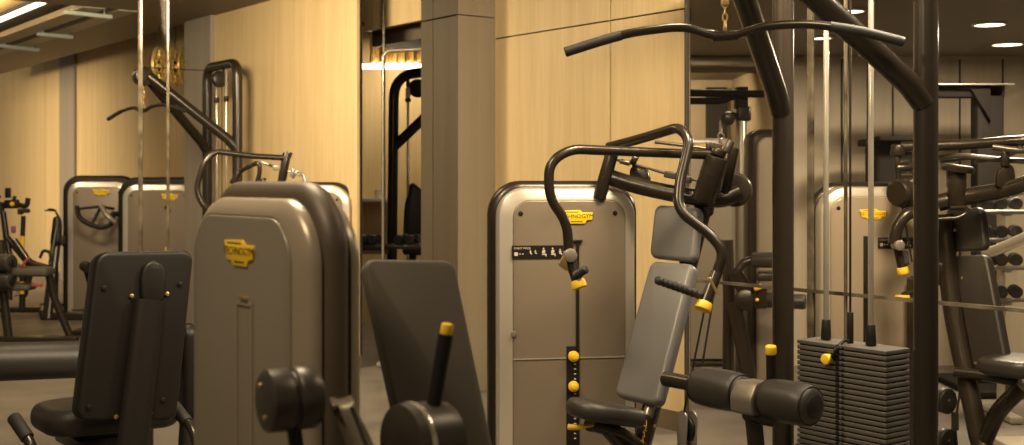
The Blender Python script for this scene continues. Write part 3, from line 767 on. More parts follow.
# roller
ra, rb = P(-40, 363, 4.85), P(84, 358.5, 5.25)
d = (rb - ra).normalized(); rb2 = P(192, 356, 5.65); L = (rb2 - ra).length
m = MB(); R = .080
m.lathe(ra, rb2 - ra, [(0, .03), (0, R * .85), (.012, R * .96), (.03, R), (L - .03, R), (L - .012, R * .96), (L, R * .85), (L, .03)], 32)
rl = build('leg_roller', m, 'vinyl', lb)
q = P(2, 361, 5.0); build('roller_seam', one('torus', q, d, R * .995, .004, 32, 8), 'black', rl)
m = MB(); q = P(189, 372, 5.55); m.slab(rrect(.13, .45, .06, 7), q - d * .05, V((-.6, .8, 0)), UP, .07, .025, 4); m.tube([q - UP * .1, V((q.x, q.y - .1, .08)), V((-1.77, 5.1, .06))], .035, .1)
build('roller_arm', m, 'black', lb)
m = MB(); q = ra.lerp(rb2, .78); m.tube([q, V((q.x, q.y, .07))], .03, 0); build('roller_post', m, 'frame', lb)
for pts in ([P(14, 418, 4.35), P(27, 437, 4.30), P(34, 452, 4.28), P(60, 480, 4.45)], [P(174, 406, 4.65), P(194, 431, 4.55), P(198, 452, 4.52), P(150, 480, 4.5)]):
    m = MB(); m.tube(pts, .019, .06, 14); h = build('side_handle', m, 'frame', lb)
    m = MB(); dd = (pts[1] - pts[0]).normalized(); m.cyl(pts[0] - dd * .006, pts[0] + dd * .11, .0245, .006, 18); build('hand_grip', m, 'rubber', h)

# ================================================================== FAR CHEST PRESS behind the large tower
FD = 9.5
def X(px, py, dd=0): return P(px, py, FD + dd)
fp = thing('chest_press', 'far chest press whose black loop handle rises over the large taupe foreground tower', 'exercise machine', V((X(300, 0).x, 9.4, 0)), 'chest press machines')
pn = tower(fp, P(312, HZ, 9.6), V((1, -.06, 0)), .66, 1.485, bev=.055, rim=.028, top=.18)
m = MB(); m.tube([X(289, 158), X(250, 156, -.1), X(214, 151, -.2), X(203, 164, -.25), X(196, 190, -.25), X(203, 206, -.25), X(214, 214, -.2)], .023, [.1, .1, .1, .1, .12, .1, .1], 14); build('press_arm', m, 'frame', fp)
m = MB(); m.tube([X(236, 182), X(240, 171), X(259, 162, -.1), X(260, 172, -.1), X(256, 186, -.1)], .018, .06, 12); m.cyl(X(232, 184), X(239, 172), .025); m.cyl(X(262, 186, .05), X(262, 178, .05), .035); build('press_arm', m, 'frame', fp)
m = MB(); m.cyl(X(281, 186), X(287, 153), .034, .006); m.cyl(X(285, 165), X(290, 152), .024); build('pivot_cylinder', m, 'frame', fp)
m = MB(); m.tube([X(262, 162, .05), X(277, 168), X(300, 175)], .010, 0, 8); m.tube([X(292, 178), X(297, 171), X(303, 174), X(306, 186)], .014, .05, 8); m.cyl(X(292, 177), X(294, 169), .02); m.box(X(277, 168), (.06, .04, .04), V((1, 0, 0)), V((0, 1, 0)), .008); build('link_rod', m, 'grey_metal', fp)
m = MB(); m.tube([X(238, 190, .05), X(262, 194, .05), X(285, 190, .05)], .04, .1); m.tube([X(262, 194, .1), X(262, 290, .1), V((X(262, 0).x, 9.55, .05))], .05, .1); m.box(V((X(285, 0).x, 9.5, .04)), (.9, .14, .07), V((1, 0, 0)), V((0, 1, 0)), .02); build('frame_post', m, 'frame', fp)

# ================================================================== TOWERS IN THE RECESS
GT = 'weight towers in the far left recess'
def Z(px, py, D=12.75): return P(px, py, D)
t1 = thing('shoulder_press_machine', 'far grey weight tower with dark loop handles in front of its shield', 'exercise machine', V((Z(90, 0).x, 13.05, 0)), GT)
pn = tower(t1, P(98, HZ, 13.15), V((math.cos(.15), math.sin(.15), 0)), .78, 1.55, core=.20, bev=.06, rim=.065, top=.18, cmat='black')
logo(pn, P(101.5, 192, 13.13), V((math.cos(.15), math.sin(.15), 0)), 1.25)
m = MB(); m.tube([Z(77, 207, 12.75), Z(79, 218, 12.65), Z(90, 225, 12.65), Z(103, 228, 12.65), Z(112, 224, 12.65), Z(113, 214, 12.75)], .026, .12, 12)
m.tube([Z(77, 209), Z(100, 206.5, 12.75), Z(114, 209, 12.85)], .015, 0, 8); m.tube([Z(92, 224, 12.65), Z(101, 207, 12.75)], .018, 0, 8); m.tube([Z(113, 214), Z(120, 214, 13.05)], .03, 0, 10)
build('loop_handle', m, 'black', t1)
m = MB(); m.tube([Z(101, 206, 12.60), Z(107, 216, 12.50), Z(115, 222, 12.55)], .026, .1, 12); build('press_arm', m, 'grey_metal', t1)
m = MB(); m.tube([Z(57, 226, 13.05), Z(56, 242, 13.05), Z(47, 319, 12.85)], .05, .1, 12, flat=(V((1, 0, 0)), .055, .04)); m.box(V((Z(62, 0).x, 12.90, .04)), (.55, .12, .08), V((1, 0, 0)), V((0, 1, 0)), .02); m.tube([Z(58, 240, 13.05), Z(64, 244, 13.20)], .03, 0); build('side_frame', m, 'frame', t1)
m = MB(); m.slab(rpoly([(-.055, -.16), (.06, -.13), (.06, .10), (.03, .16), (-.02, .14)], .03, 4), P(57.5, 230, 12.95), V((1, 0, 0)), UP, .10, .03, 3); m.box(P(59, 240, 13.00), (.12, .06, .10), V((1, 0, 0)), V((0, 1, 0)), .02); build('backrest', m, 'vinyl', t1)
t2 = thing('weight_tower', 'far grey weight tower cut off by the grey pier, right of the loop-handled one', 'exercise machine', V((Z(155, 0).x, 12.9, 0)), GT)
pn = tower(t2, P(158, HZ, 12.6), V((1, -.03, 0)), .92, 1.53, core=.16, bev=.06, rim=.075, top=.20, cmat='black')
logo(pn, P(170, 196.5, 12.59), V((1, 0, 0)), 1.2)
q = P(167, 207.5, 12.58); m = MB(); m.cyl(q, q - V((0, .03, 0)), .02); m.cyl(q + V((.03, 0, -.03)), q + V((.03, -.02, -.03)), .012); build('panel_knob', m, 'black', pn)
m = MB(); m.tube([P(90, 268, 11.5), P(84, 266, 11.6)], .05, 0, 12); m.tube([P(86, 268, 11.6), P(92, 290, 11.7), V((P(93, 0, 11.7).x, 11.7, .04))], .03, .1, 10); m.box(V((P(93, 0, 11.7).x, 11.9, .03)), (.3, .8, .05), V((1, 0, 0)), V((0, 1, 0)), .02)
o = build('leg_pad_post', m, 'black'); tag(o, 'small dark padded post before the loop-handled grey tower, peeking past the near seat', 'exercise machine')

# gold openwork discs hanging in the recess
GG = 'gold openwork discs'
def gold_disc(px, py, D, R, lab, ax):
    c = P(px, py, D); ax = ax.normalized(); x = ax.cross(UP).normalized()
    m = MB(); m.torus(c, ax, R, .021, 32, 10); m.torus(c, ax, R * .42, .014, 24, 8)
    for k in range(8):
        a = k * PI / 4; dd = x * math.cos(a) + UP * math.sin(a); m.tube([c + dd * R * .42, c + dd * R], .010, 0, 8)
        a += PI / 8; dd = x * math.cos(a) + UP * math.sin(a); m.torus(c + dd * R * .7, ax, R * .14, .008, 14, 6)
    m.cyl(c - ax * .03, c + ax * .03, R * .16)
    o = build('gold_ornament_disc', m, 'gold'); tag(o, lab, 'ornament', GG)
    m = MB(); m.cyl(c + ax * .03, c + ax * .042, R * .90, .005, 32); build('backing_disc', m, 'matte_black', o)
    m = MB(); m.tube([c + UP * R, V((c.x, c.y, 3.9))], .006, 0, 6); build('hanger', m, 'frame', o)
ax = V((-.99, .06, 0))
gold_disc(159, 66, 12.6, .185, 'gold openwork disc nearest the far pulley arm, leftmost of three', ax)
gold_disc(175, 67, 12.9, .195, 'gold openwork disc in the middle of three', ax)
gold_disc(184.5, 66, 13.1, .19, 'gold openwork disc half hidden by the grey pier', ax)

# ================================================================== FAR LEFT CORNER: BIKE AND LEG MACHINE
KD = 13.4
def K(px, py, dd=0): return P(px, py, KD + dd)
def bike(label, off, cat='exercise bike'):
    def k(px, py, dd=0): return K(px + off[0], py + off[1], dd + off[2])
    b = k(12, 300); b.z = 0
    o = thing('spinning_bike', label, cat, b)
    m = MB(); m.tube([k(3, 212), k(8, 250), k(18, 286), k(-22, 304)], .035, .2, 10); m.tube([k(5, 235), k(32, 268)], .035, 0, 10); m.tube([k(32, 268), k(24, 296)], .035, 0, 10)
    for q in ((k(-22, 0, -.25), k(-22, 0, .25)), (k(42, 0, -.25), k(42, 0, .25))):
        a_, b_ = q; a_.z = b_.z = .04; m.tube([a_, b_], .035, 0, 10)
    a_, b_ = k(-22, 0), k(42, 0); a_.z = b_.z = .05; m.tube([a_, b_], .03, 0, 10); c_ = k(22, 0); c_.z = .05; m.tube([k(23, 272), c_], .035, 0, 10); m.tube([k(10, 255), k(10, 300)], .03, 0, 8)
    build('frame', m, 'frame', o)
    m = MB(); m.tube([k(2, 214), k(2, 204), k(12, 203), k(27, 207), k(28, 198)], .028, .06, 10); m.tube([k(2, 204, .2), k(-8, 202, .3), k(0, 196, .3)], .022, .06, 8); m.tube([k(13, 203), k(15, 196)], .02, 0, 8); m.box(k(12, 204), (.15, .08, .10), bev=.02)
    build('handlebar', m, 'black', o)
    m = MB(); m.box(k(8, 193.5), (.065, .03, .13), bev=.01); cns = build('console', m, 'black', o)
    build('console_screen', one('box', k(8, 199, -.04), (.07, .01, .022)), 'white_print', cns)
    build('resistance_knob', one('ball', k(12, 204, -.08), .028), 'yellow', o)
    m = MB(); m.slab(rpoly([(-.07, -.03), (.06, -.045), (.06, .045), (-.07, .03)], .02, 4), k(24, 213), V((1, 0, 0)), V((0, 1, 0)), .05, .02, 3); m.box(k(20.5, 212), (.06, .06, .06), bev=.02); build('saddle', m, 'vinyl', o)
    m = MB(); m.tube([k(23.5, 216), k(22.5, 238)], .026, 0, 10); build('seat_post', m, 'black', o)
    m = MB(); m.tube([k(22.5, 236), k(22, 256)], .028, 0, 10); build('seat_tube', m, 'yellow', o); build('lower_tube', one('cyl', k(21.5, 282, -.05), k(22, 294, -.05), .025), 'yellow', o)
    m = MB(); q = k(-12, 280); m.cyl(q - V((0, .03, 0)), q + V((0, .03, 0)), .23, .02, 32); build('flywheel', m, 'iron', o)
    m = MB(); q = k(14, 283, -.1); m.tube([q, q + V((.05, 0, -.13)), q + V((.05, -.1, -.13))], .014, .0, 8); m.tube([q, q + V((0, .2, 0)), q + V((-.05, .2, .13)), q + V((-.05, .3, .13))], .014, 0, 8); build('pedal_crank', m, 'grey_metal', o)
    build('bottle', one('cyl', k(13.5, 226), k(13.5, 233), .025, .01), 'purple', o)
    return o
bike('black spinning bike with yellow seat tube by the far left wall', (0, 0, 0))
lm = thing('leg_curl_machine', 'dark leg machine with stacked rollers and grey seat at the far left edge', 'exercise machine', V((P(20, 0, 11).x, 11, 0)))
def Y(px, py, dd=0): return P(px, py, 11 + dd)
for y in (263, 281):
    m = MB(); a, b = Y(-30, y - 1, .1), Y(12, y, -.1); m.cyl(a, b, .082 if y < 270 else .072, .025, 24); r = build('roller', m, 'vinyl', lm)
    build('roller_cap', one('cyl', b - V((.004, 0, 0)), b + V((.01, -.001, 0)), .04, .005, 20), 'black', r)
m = MB(); m.slab(rpoly([(-.18, -.10), (.17, -.12), (.17, .12), (-.18, .10)], .05, 5), Y(33, 276), V((1, 0, 0)), V((0, 1, 0)), .085, .035, 4); build('seat', m, 'board', lm)
m = MB(); m.slab(rpoly([(-.20, -.10), (.14, -.12), (.14, .12), (-.20, .10)], .05, 5), Y(18, 290, .05), V((1, 0, 0)), V((0, 1, 0)), .06, .025, 4); build('lower_pad', m, 'board', lm)
m = MB(); m.tube([Y(48, 270, .1), Y(54, 298, .15), V((Y(62, 0).x, 11.2, .04))], .035, .1); m.tube([Y(0, 240, .1), Y(4, 300, .1), V((Y(4, 0).x, 11.1, .04))], .04, .1); m.box(V((Y(25, 0).x, 11.1, .03)), (.9, .1, .05), bev=.015); m.tube([Y(14, 240, .1), Y(30, 263, .1), Y(48, 268, .1)], .03, .05); build('frame', m, 'frame', lm)
m = MB(); m.tube([Y(40, 258, .2), Y(43, 250, .2), Y(50, 252, .2), Y(51, 262, .2)], .015, .04, 8); m.tube([Y(50, 264, .2), Y(57, 224, .3)], .018, 0, 8); build('crank_handle', m, 'black', lm)
build('red_link', one('box', Y(37, 285, -.1), (.10, .03, .03), bev=.01), 'red', lm); build('red_strut', one('box', Y(25, 262, -.1), (.02, .02, .12), V((1, 0, -.8)), V((0, 1, 0)), .004), 'red', lm)
q = P(53, 210, 14.4); m = MB(); m.tube([P(45, 210.5, 14.9), P(50, 210.5, 14.5)], .01, 0, 8); m.slab(rpoly([(-.04, -.01), (.05, -.02), (.05, .0), (0, .022), (-.04, .02)], .01, 3), q, V((1, 0, 0)), UP, .08, .015, 3); m.tube([P(56, 212, 14.4), P(58, 216, 14.4), V((P(57, 0, 14.4).x, 14.4, .02))], .014, .02, 8)
m.box(V((P(57, 0, 14.4).x, 14.4, .015)), (.3, .3, .03), bev=.01)
o = build('saddle_stand', m, 'black'); tag(o, 'small dark saddle on a thin post beside the groove in the far left wall', 'bike saddle')

# ================================================================== NICHE IN THE MIDDLE
ND = 11.0
ch = thing('rod_chandelier', 'chandelier of hanging gold rods over a bright light band in the middle niche', 'chandelier', P(392, 62, 11.3))
rod = None
for i in range(34):
    px = 371 + i * 1.75 + random.uniform(-.5, .5)
    p = P(px, 62, 11.2 + random.uniform(-.12, .12))
    if rod is None or True:
        m = MB(); m.cyl(p, V((p.x, p.y, P(0, 33 + random.uniform(-4, 5), 11.2).z)), .008 + random.uniform(0, .004), .003, 8)
        build('gold_rod', m, 'gold', ch)
m = MB(); a, b = P(355, 66.5, 11.25), P(440, 66.5, 11.25); m.tube([a, P(380, 66.5, 11.15), b], .026, .2, 10); build('light_band', m, 'lamp', ch)
for px in range(374, 440, 7):
    q = P(px, 64.5, 11.12); build('bulb', one('ball', q, .017, 10), 'lamp', ch)
m = MB(); m.box((P(368, 26, 11.2) + P(440, 26, 11.2)) / 2, (.75, .32, .04), bev=.01); q = P(395, 25, 11.2); m.cyl(q, V((q.x, q.y, 3.95)), .012); build('ceiling_plate', m, 'frame', ch)
m = MB(); m.tube([P(383, 57, 9.7), P(387, 51, 9.7), P(450, 47.5, 9.7)], .016, .06, 12); m.tube([P(383, 57, 9.7), V((P(383, 0, 9.7).x, 9.7, .03))], .010, 0, 10); m.tube([P(450, 47.5, 9.7), V((P(450, 0, 9.7).x, 9.7, .03))], .012, 0, 10)
m.box(V((P(416, 0, 9.7).x, 9.7, .02)), (.62, .2, .03), bev=.01)
o = build('chrome_rail', m, 'steel'); tag(o, 'slim bent chrome rail below the gold rods in the middle niche', 'rail')
ct = thing('cable_tower', 'dark arched cable machine with steel rod and diagonal arm in the middle niche', 'exercise machine', V((P(410, 0, 10.8).x, 10.8, 0)))
def U(px, py, dd=0): return P(px, py, 10.8 + dd)
b0, b1 = U(391, 0), U(450, 0, -.2); b0.z = b1.z = .02
m = MB(); m.tube([b0, U(394, 75), U(450, 70, -.2), b1], .046, [0, .22, .2, 0], 18, 9); build('upright_arch', m, 'frame', ct)
m = MB(); m.tube([U(395, 146), U(421, 121, -.1), U(448, 95, -.2)], .045, 0, 14); build('diagonal_arm', m, 'frame', ct)
b0 = U(408, 0); b0.z = .3; g = build('guide_rod', one('cyl', b0, U(408, 80), .012), 'steel', ct)
m = MB(); m.cyl(U(408, 88), U(408, 97.5), .022); build('rod_cap', m, 'steel', g); m = MB(); m.cyl(U(408, 98), U(408, 102), .026); m.cyl(U(408, 76), U(408, 87), .018); build('rod_stop', m, 'black', g)
m = MB(); q = U(417, 88, .05); m.cyl(q, q + V((.3, .95, 0)) * .05, .085, .01, 26); build('pulley_wheel', m, 'black', ct)
m = MB(); m.slab(rpoly([(-.1, -.35), (.12, -.35), (.10, .22), (-.02, .32), (-.08, .1)], .04, 4), U(414, 216, .1), V((1, 0, 0)), UP, .12, .03, 3); q = U(412, 0, .1); q.z = .3; m.cyl(U(412, 250, .1), V((q.x, q.y, .03)), .04); build('cable_housing', m, 'black', ct)
m = MB(); m.box(V((U(415, 0).x, 10.75, .04)), (.6, .2, .06), bev=.02); build('base', m, 'frame', ct)
# dumbbell rack
def dumbbell(c, ax, s, label, group):
    ax = ax.normalized(); m = MB()
    m.cyl(c - ax * .07 * s, c + ax * .07 * s, .016 * s, .002, 12)
    o = build('dumbbell', m, 'steel'); tag(o, label, 'dumbbell', group)
    for k in (-1, 1):
        m = MB(); m.lathe(c + ax * k * .06 * s, ax * k, [(0, .03 * s), (0, .055 * s), (.012 * s, .066 * s), (.06 * s, .066 * s), (.075 * s, .058 * s), (.078 * s, .03 * s), (.074 * s, .02 * s)], 22)
        build('weight_head', m, 'rubber', o)
    return o
GD = 'dumbbells on the niche rack'
rk = thing('dumbbell_rack', 'low dark dumbbell rack standing in the middle niche', 'rack', V((P(392, 0, 10.2).x, 10.25, 0)))
zt = P(0, 244, 10.2).z
m = MB()
for dy in (-.11, .11): m.box(V((P(390, 0, 10.2).x, 10.2 + dy, zt - .02)), (1.0, .045, .035), bev=.006)
build('shelf_rail', m, 'frame', rk)
m = MB()
for dx in (-.42, .45): m.box(V((P(390, 0, 10.2).x + dx, 10.2, zt / 2)), (.05, .12, zt - .05), bev=.01); m.box(V((P(390, 0, 10.2).x + dx, 10.2, .02)), (.07, .4, .04), bev=.01)
build('rack_leg', m, 'frame', rk)
m = MB(); m.box(V((P(372, 0, 10.2).x, 10.13, zt - .06)), (.30, .05, .04), bev=.006); build('front_rail', m, 'board', rk)
z = zt + .040
for px, lab in ((365.5, 'leftmost dumbbell on the niche rack, beside the wood wall edge'), (376, 'second dumbbell on the niche rack, left of the slim upright edge'), (402, 'dumbbell on the niche rack just right of the dark arch leg'), (414, 'dumbbell on the niche rack right of the steel rod'), (426, 'dumbbell on the niche rack hidden in part by the grey column')):
    dumbbell(V((P(px, 0, 10.2).x, 10.2, z)), V((.35, 1, 0)), .62, lab, GD)
sh = build('wall_shelf', one('box', V((P(368, 0, 12.45).x, 12.52, P(0, 200, 12.45).z)), (.55, .14, .04), bev=.005), 'silver'); tag(sh, 'pale wall shelf at the back of the middle niche', 'shelf')
q = P(378.5, 0, 12.52); q.z = P(0, 200, 12.45).z + .02
m = MB(); m.lathe(q, UP, [(0, .02), (0, .032), (.085, .042), (.085, .038), (.01, .028)], 18); o = build('white_cup', m, 'white_print'); tag(o, 'small pale cup on the pale shelf in the niche', 'cup')

# ================================================================== MIRROR REFLECTION MODELLED SOLID: SECOND CHEST PRESS
RD = 6.06
def Rr(px, py, dd=0): return P(px, py, RD + dd)
rp = thing('chest_press', 'chest press as a modelled mirror reflection at right, its backrest seen from the rear', 'exercise machine', V((2.2, 6.7, 0)), 'chest press machines')
ru = V((math.cos(.10), math.sin(.10), 0)); rc = P(878, HZ, 6.2)
pn = tower(rp, rc, ru, .665, 1.49, core=.08, bev=.05, rim=.025, top=.16, panel='shield_lit')  # panel brightened by colour in place of stronger light
rw = ru.cross(UP)
def onr(px, py, off=.006):
    d = P(px, py, 1.0) - V((0, 0, EYE)); q = rc + rw * off; o = V((0, 0, EYE)); return o + d * (rw.dot(q - o) / rw.dot(d))
logo(pn, onr(873, 214, .004), ru, .95)
a, b = onr(879, 243), onr(918, 243); strip_sign(pn, (a + b) / 2 - rw * .003, ru, (b - a).length * 1.05)
m = MB(); a = onr(865.5, 236); b = V((a.x, a.y, .1)); m.box((a + b) / 2, (.022, .012, a.z - b.z), ru, -rw, .002); build('weight_selector_slot', m, 'black', rp)
a, b = onr(815, 297), onr(935, 299)
m = MB(); m.tube([Rr(930, 208, -.1), Rr(906, 214, -.15), Rr(897, 226, -.15), Rr(894, 244, -.15)], .030, .1, 16); build('press_arm', m, 'frame', rp)
arm_end(rp, Rr(895.5, 240, -.15), Rr(902, 268, -.15), None, Rr(905, 252, -.1), Rr(906, 264, -.16), Rr(897, 245, -.15), .020)
q = Rr(902.5, 295, -.1); m = MB(); m.cyl(q, q - UP * .028, .036, .004); g = build('foot_lever_cap', m, 'yellow', rp)
m = MB(); m.tube([q + UP * .002, q + V((.12, .03, .02)), V((2.05, 6.15, 1.0))], .012, .02, 8); build('lever_rod', m, 'frame', rp)
m = MB(); q = Rr(905, 193, -.05); m.lathe(q + V((-.06, -.05, 0)), V((.8, .6, 0)), [(0, .03), (0, .058), (.01, .066), (.03, .07), (.035, .06), (.05, .06), (.055, .075), (.10, .08), (.13, .06)], 26); build('cam_disc', m, 'frame', rp)
m = MB(); m.tube([Rr(901, 147), Rr(960, 145, -.1), Rr(1030, 140, -.3), Rr(1060, 142, -.3)], .026, .1, 14); m.cyl(Rr(897, 156), Rr(899, 145), .036, .01); build('press_arm', m, 'frame', rp)
m = MB(); m.cyl(Rr(898, 172), Rr(897, 156), .018); m.cyl(Rr(896, 163), Rr(908, 162), .016); m.cyl(Rr(896, 168), Rr(914, 167), .02); m.tube([Rr(898, 172), Rr(899, 184), Rr(903, 188)], .012, .02, 8); m.tube([Rr(900, 176), Rr(913, 176), Rr(913, 170)], .02, .03, 10); build('linkage', m, 'frame', rp)
m = MB(); m.tube([Rr(938, 203, -.05), Rr(968, 196, -.1), Rr(1000, 192, -.2), Rr(1034, 182, -.35)], .043, .2, 18); m.tube([Rr(906, 194, -.02), Rr(938, 203, -.05)], .04, 0, 14); build('crossbeam', m, 'frame', rp)
m = MB(); m.cyl(Rr(957, 205, -.1), Rr(956, 170, -.1), .048, .006); m.lathe(Rr(957, 172, -.1), V((.12, -.1, 1)), [(0, .05), (.003, .078), (.025, .082), (.035, .07), (.037, .01)], 28); build('pivot_cylinder', m, 'frame', rp)
m = MB(); m.tube([Rr(938, 158), Rr(960, 155, -.1), Rr(1000, 160, -.2), Rr(1040, 162, -.3)], .014, .1, 8); m.tube([Rr(940, 162), Rr(965, 159), Rr(985, 157, .1)], .008, 0, 8); m.tube([Rr(993, 147, -.25), Rr(1022, 151, -.3), Rr(1034, 149, -.3)], .016, .1, 10); m.tube([Rr(975, 162), Rr(1003, 158, -.2), Rr(1020, 150, -.25)], .010, 0, 8); build('link_rod', m, 'dark_metal', rp)
m = MB(); q = Rr(1005, 156, -.25); m.cyl(q - UP * .05, q + UP * .02, .022); m.ball(Rr(1020, 148, -.28), .016); m.slab(rpoly([(-.05, -.06), (.05, -.06), (.035, .05), (.0, .06), (-.05, .02)], .02, 4), Rr(1004, 176, -.22), V((1, 0, 0)), UP, .04, .01, 2); build('cam_lobe', m, 'frame', rp)
m = MB(); m.tube([Rr(950, 208, -.15), Rr(966, 207, -.15), Rr(967, 213, -.15), Rr(958, 218, -.15), Rr(938, 219, -.12)], .011, .02, 10); build('loop_bracket', m, 'frame', rp)
pad4('headrest', P(944, 209, 6.25), P(981, 207, 6.05), P(985, 250, 6.0), P(950, 252, 6.2), .05, .016, rp, 'vinyl', .035)
bk = pad4('backrest', P(952, 256, 6.2), P(985, 254, 6.02), P(1008, 368, 5.82), P(972, 371, 5.98), .06, .016, rp, 'vinyl', .035)
for px, py, D in ((954, 230, 6.2), (962, 278, 6.15), (975, 363, 6.0)):
    q = P(px, py, D - .02); build('screw', one('cyl', q, q + V((0, -.012, 0)), .008, .002, 10), 'brass', bk)
m = MB(); a, b = P(944, 215, 6.22), P(982, 452, 5.9); e = b + (b - a).normalized() * .6; e.z = .05; m.tube([a, P(950, 300, 6.15), b, e], .03, .3, 14, flat=(V((.8, -.6, 0)), .05, .04)); m.cyl(P(941, 285, 6.2), P(941, 262, 6.2), .045, .01); build('spine_post', m, 'frame', rp)
m = MB(); m.slab(rpoly([(-.17, -.14), (.15, -.16), (.19, 0), (.15, .16), (-.17, .14)], .08, 6), P(1018, 374, 5.75), V((.8, .6, .0)), V((-.6, .8, 0)), .08, .03, 5); build('seat', m, 'vinyl', rp)
m = MB(); m.tube([P(985, 440, 5.9), P(998, 410, 5.8), P(1022, 388, 5.75)], .04, .2, 12); m.tube([P(955, 372, 6.0), P(990, 376, 5.9), P(1020, 382, 5.8)], .028, .1, 10); build('seat_bracket', m, 'frame', rp)
for y in (401, 441):
    m = MB(); q = P(946, y, 6.0); ax = V((.5, -.86, 0)); m.lathe(q - ax * .02, ax, [(0, .05), (0, .058), (.006, .064), (.014, .060), (.026, .060), (.034, .064), (.04, .058), (.042, .014), (.05, .012)], 28); build('pulley_wheel', m, 'black', rp)
m = MB(); m.tube([P(957, 300, 6.1), P(961, 385, 6.0), P(955, 425, 6.0), P(957, 445, 6.0)], .006, .02, 8); m.tube([Rr(902, 205, -.1), Rr(912, 262, -.1)], .005, 0, 8); m.box(P(955, 421, 6.0), (.03, .03, .09), bev=.005); build('cable', m, 'black', rp)
m = MB(); m.box(V((2.0, 6.32, .04)), (1.0, .12, .07), V((.95, -.3, 0)), V((.3, .95, 0)), .02); m.box(V((2.05, 6.15, .52)), (.05, .05, .96), V((.95, -.3, 0)), V((.3, .95, 0)), .01); m.box(V((2.22, 5.95, .03)), (.5, .1, .05), V((.8, .6, 0)), V((-.6, .8, 0)), .015); build('floor_frame', m, 'frame', rp)

# cable crossover in the modelled reflection, next to the oak edge
cc = thing('cable_crossover', 'cable machine with dark crossbar and steel column in the modelled reflection, beside the oak edge', 'exercise machine', V((1.7, 8.8, 0)))
def Q8(px, py, dd=0): return P(px, py, 8.8 + dd)
m = MB(); m.tube([Q8(676, 92.5, .1), Q8(764, 94, -.1)], .032, 0, 14, flat=(UP, .028, .035)); m.tube([Q8(676, 101, .1), Q8(722, 101), Q8(734, 96)], .026, .1, 10); m.box(Q8(741, 98), (.09, .09, .16), bev=.01); build('crossbar', m, 'matte_black', cc)
b0 = Q8(741, 0); b0.z = .05
m = MB(); m.cyl(b0, Q8(741, 90), .042, .004, 22); cl = build('column', m, 'grey_metal', cc)
m = MB(); m.box(Q8(743, 114), (.105, .10, .105), bev=.015); m.tube([Q8(735, 116), Q8(727, 115), Q8(723, 121)], .03, .03, 10); m.cyl(Q8(728, 119, -.1), Q8(728, 119, -.04), .05); build('pulley_carriage', m, 'frame', cc)
m = MB(); m.tube([Q8(721, 121), Q8(721, 133)], .012, 0, 8); m.torus(Q8(721, 136), V((0, 1, 0)), .022, .006, 16, 6); m.tube([Q8(721, 139), Q8(721, 147)], .016, 0, 8); build('carabiner', m, 'steel', cc)
m = MB(); b0 = Q8(741, 0); b0.z = .04; m.box(b0, (.5, .5, .07), bev=.02); q = Q8(660, 97, .2); m.tube([Q8(680, 97, .1), V((q.x + .15, q.y, q.z))], .03, 0); build('base', m, 'frame', cc)
tw2 = thing('weight_tower', 'dark rounded weight tower in the modelled reflection, between steel column and left upright', 'exercise machine', V((P(763, 0, 8.3).x, 8.35, 0)))
def tslab(px0, px1, y0, D, r, th):
    w_ = (px1 - px0) / F * D; z1 = P(0, y0, D).z; c_ = P((px0 + px1) / 2, HZ, D)
    return rpoly([(-w_ / 2, 0), (w_ / 2, 0), (w_ / 2, z1 - .02), (-w_ / 2, z1 - .02)], [.03, .03, r, r], 7), V((c_.x, D + th, .02)), th
o_, O_, th_ = tslab(749, 790, 129, 8.3, .09, .25); build('tower_shell', one('slab', o_, O_, V((1, 0, 0)), UP, th_, .05, 4), 'frame', tw2)
o_, O_, th_ = tslab(757, 787, 137, 8.27, .07, .04); build('tower_panel', one('slab', o_, O_, V((1, 0, 0)), UP, th_, .02, 3), 'shield_dark', tw2)
t4 = thing('weight_tower', 'broad grey-lidded weight tower low in the modelled reflection, directly right of the oak edge', 'exercise machine', V((P(705, 0, 9.6).x, 9.6, 0)))
o_, O_, th_ = tslab(680, 737, 138, 9.6, .1, .2); build('tower_shell', one('slab', o_, O_, V((1, 0, 0)), UP, th_, .05, 4), 'shield_dark', t4)
q = P(711, 150, 9.59); logo(t4, V((q.x - .02, q.y + .005, q.z)), V((1, 0, 0)), 1.6)
# leg machine in the modelled reflection
lg = thing('leg_press_machine', 'dark leg machine with rollers and slanted frame in the modelled reflection, left of the upright', 'exercise machine', V((P(755, 0, 8.0).x, 8.0, 0)))
def Lg(px, py, dd=0): return P(px, py, 7.9 + dd)
for (a, b, r) in (((752, 260), (792, 260), .052), ((764, 300), (806, 302), .05)):
    m = MB(); m.cyl(Lg(*a), Lg(*b, -.1), r, .018, 22); build('roller', m, 'vinyl', lg)
m = MB(); m.tube([Lg(733, 272), Lg(750, 296)], .045, 0, 14, flat=(V((1, 0, .5)), .05, .035)); m.tube([Lg(737, 272), Lg(745, 261), Lg(755, 260)], .028, .05, 10); m.tube([Lg(750, 296), Lg(768, 300)], .03, 0, 10); m.cyl(Lg(745, 300, .05), Lg(745, 300, -.05), .07, .01); m.box(Lg(760, 297, -.05), (.09, .07, .15), bev=.02)
b0 = Lg(754, 0); b0.z = .03; m.tube([Lg(734, 302), b0], .04, 0, 12, flat=(V((1, 0, 0)), .05, .035)); b1 = Lg(728, 0, .2); b1.z = .03; b2 = Lg(790, 0, .2); b2.z = .03; m.tube([b1, b0], .035, 0, 10); m.tube([b0, b2], .035, 0, 10); m.tube([Lg(727, 240, .1), Lg(729, 290, .1), b1], .04, .1, 12); build('frame', m, 'frame', lg)
m = MB(); m.cyl(Lg(754, 289, -.12), Lg(762, 286, -.12), .018, .005); m.ball(Lg(757, 300, -.12), .012); build('adjusting_knob', m, 'yellow', lg)
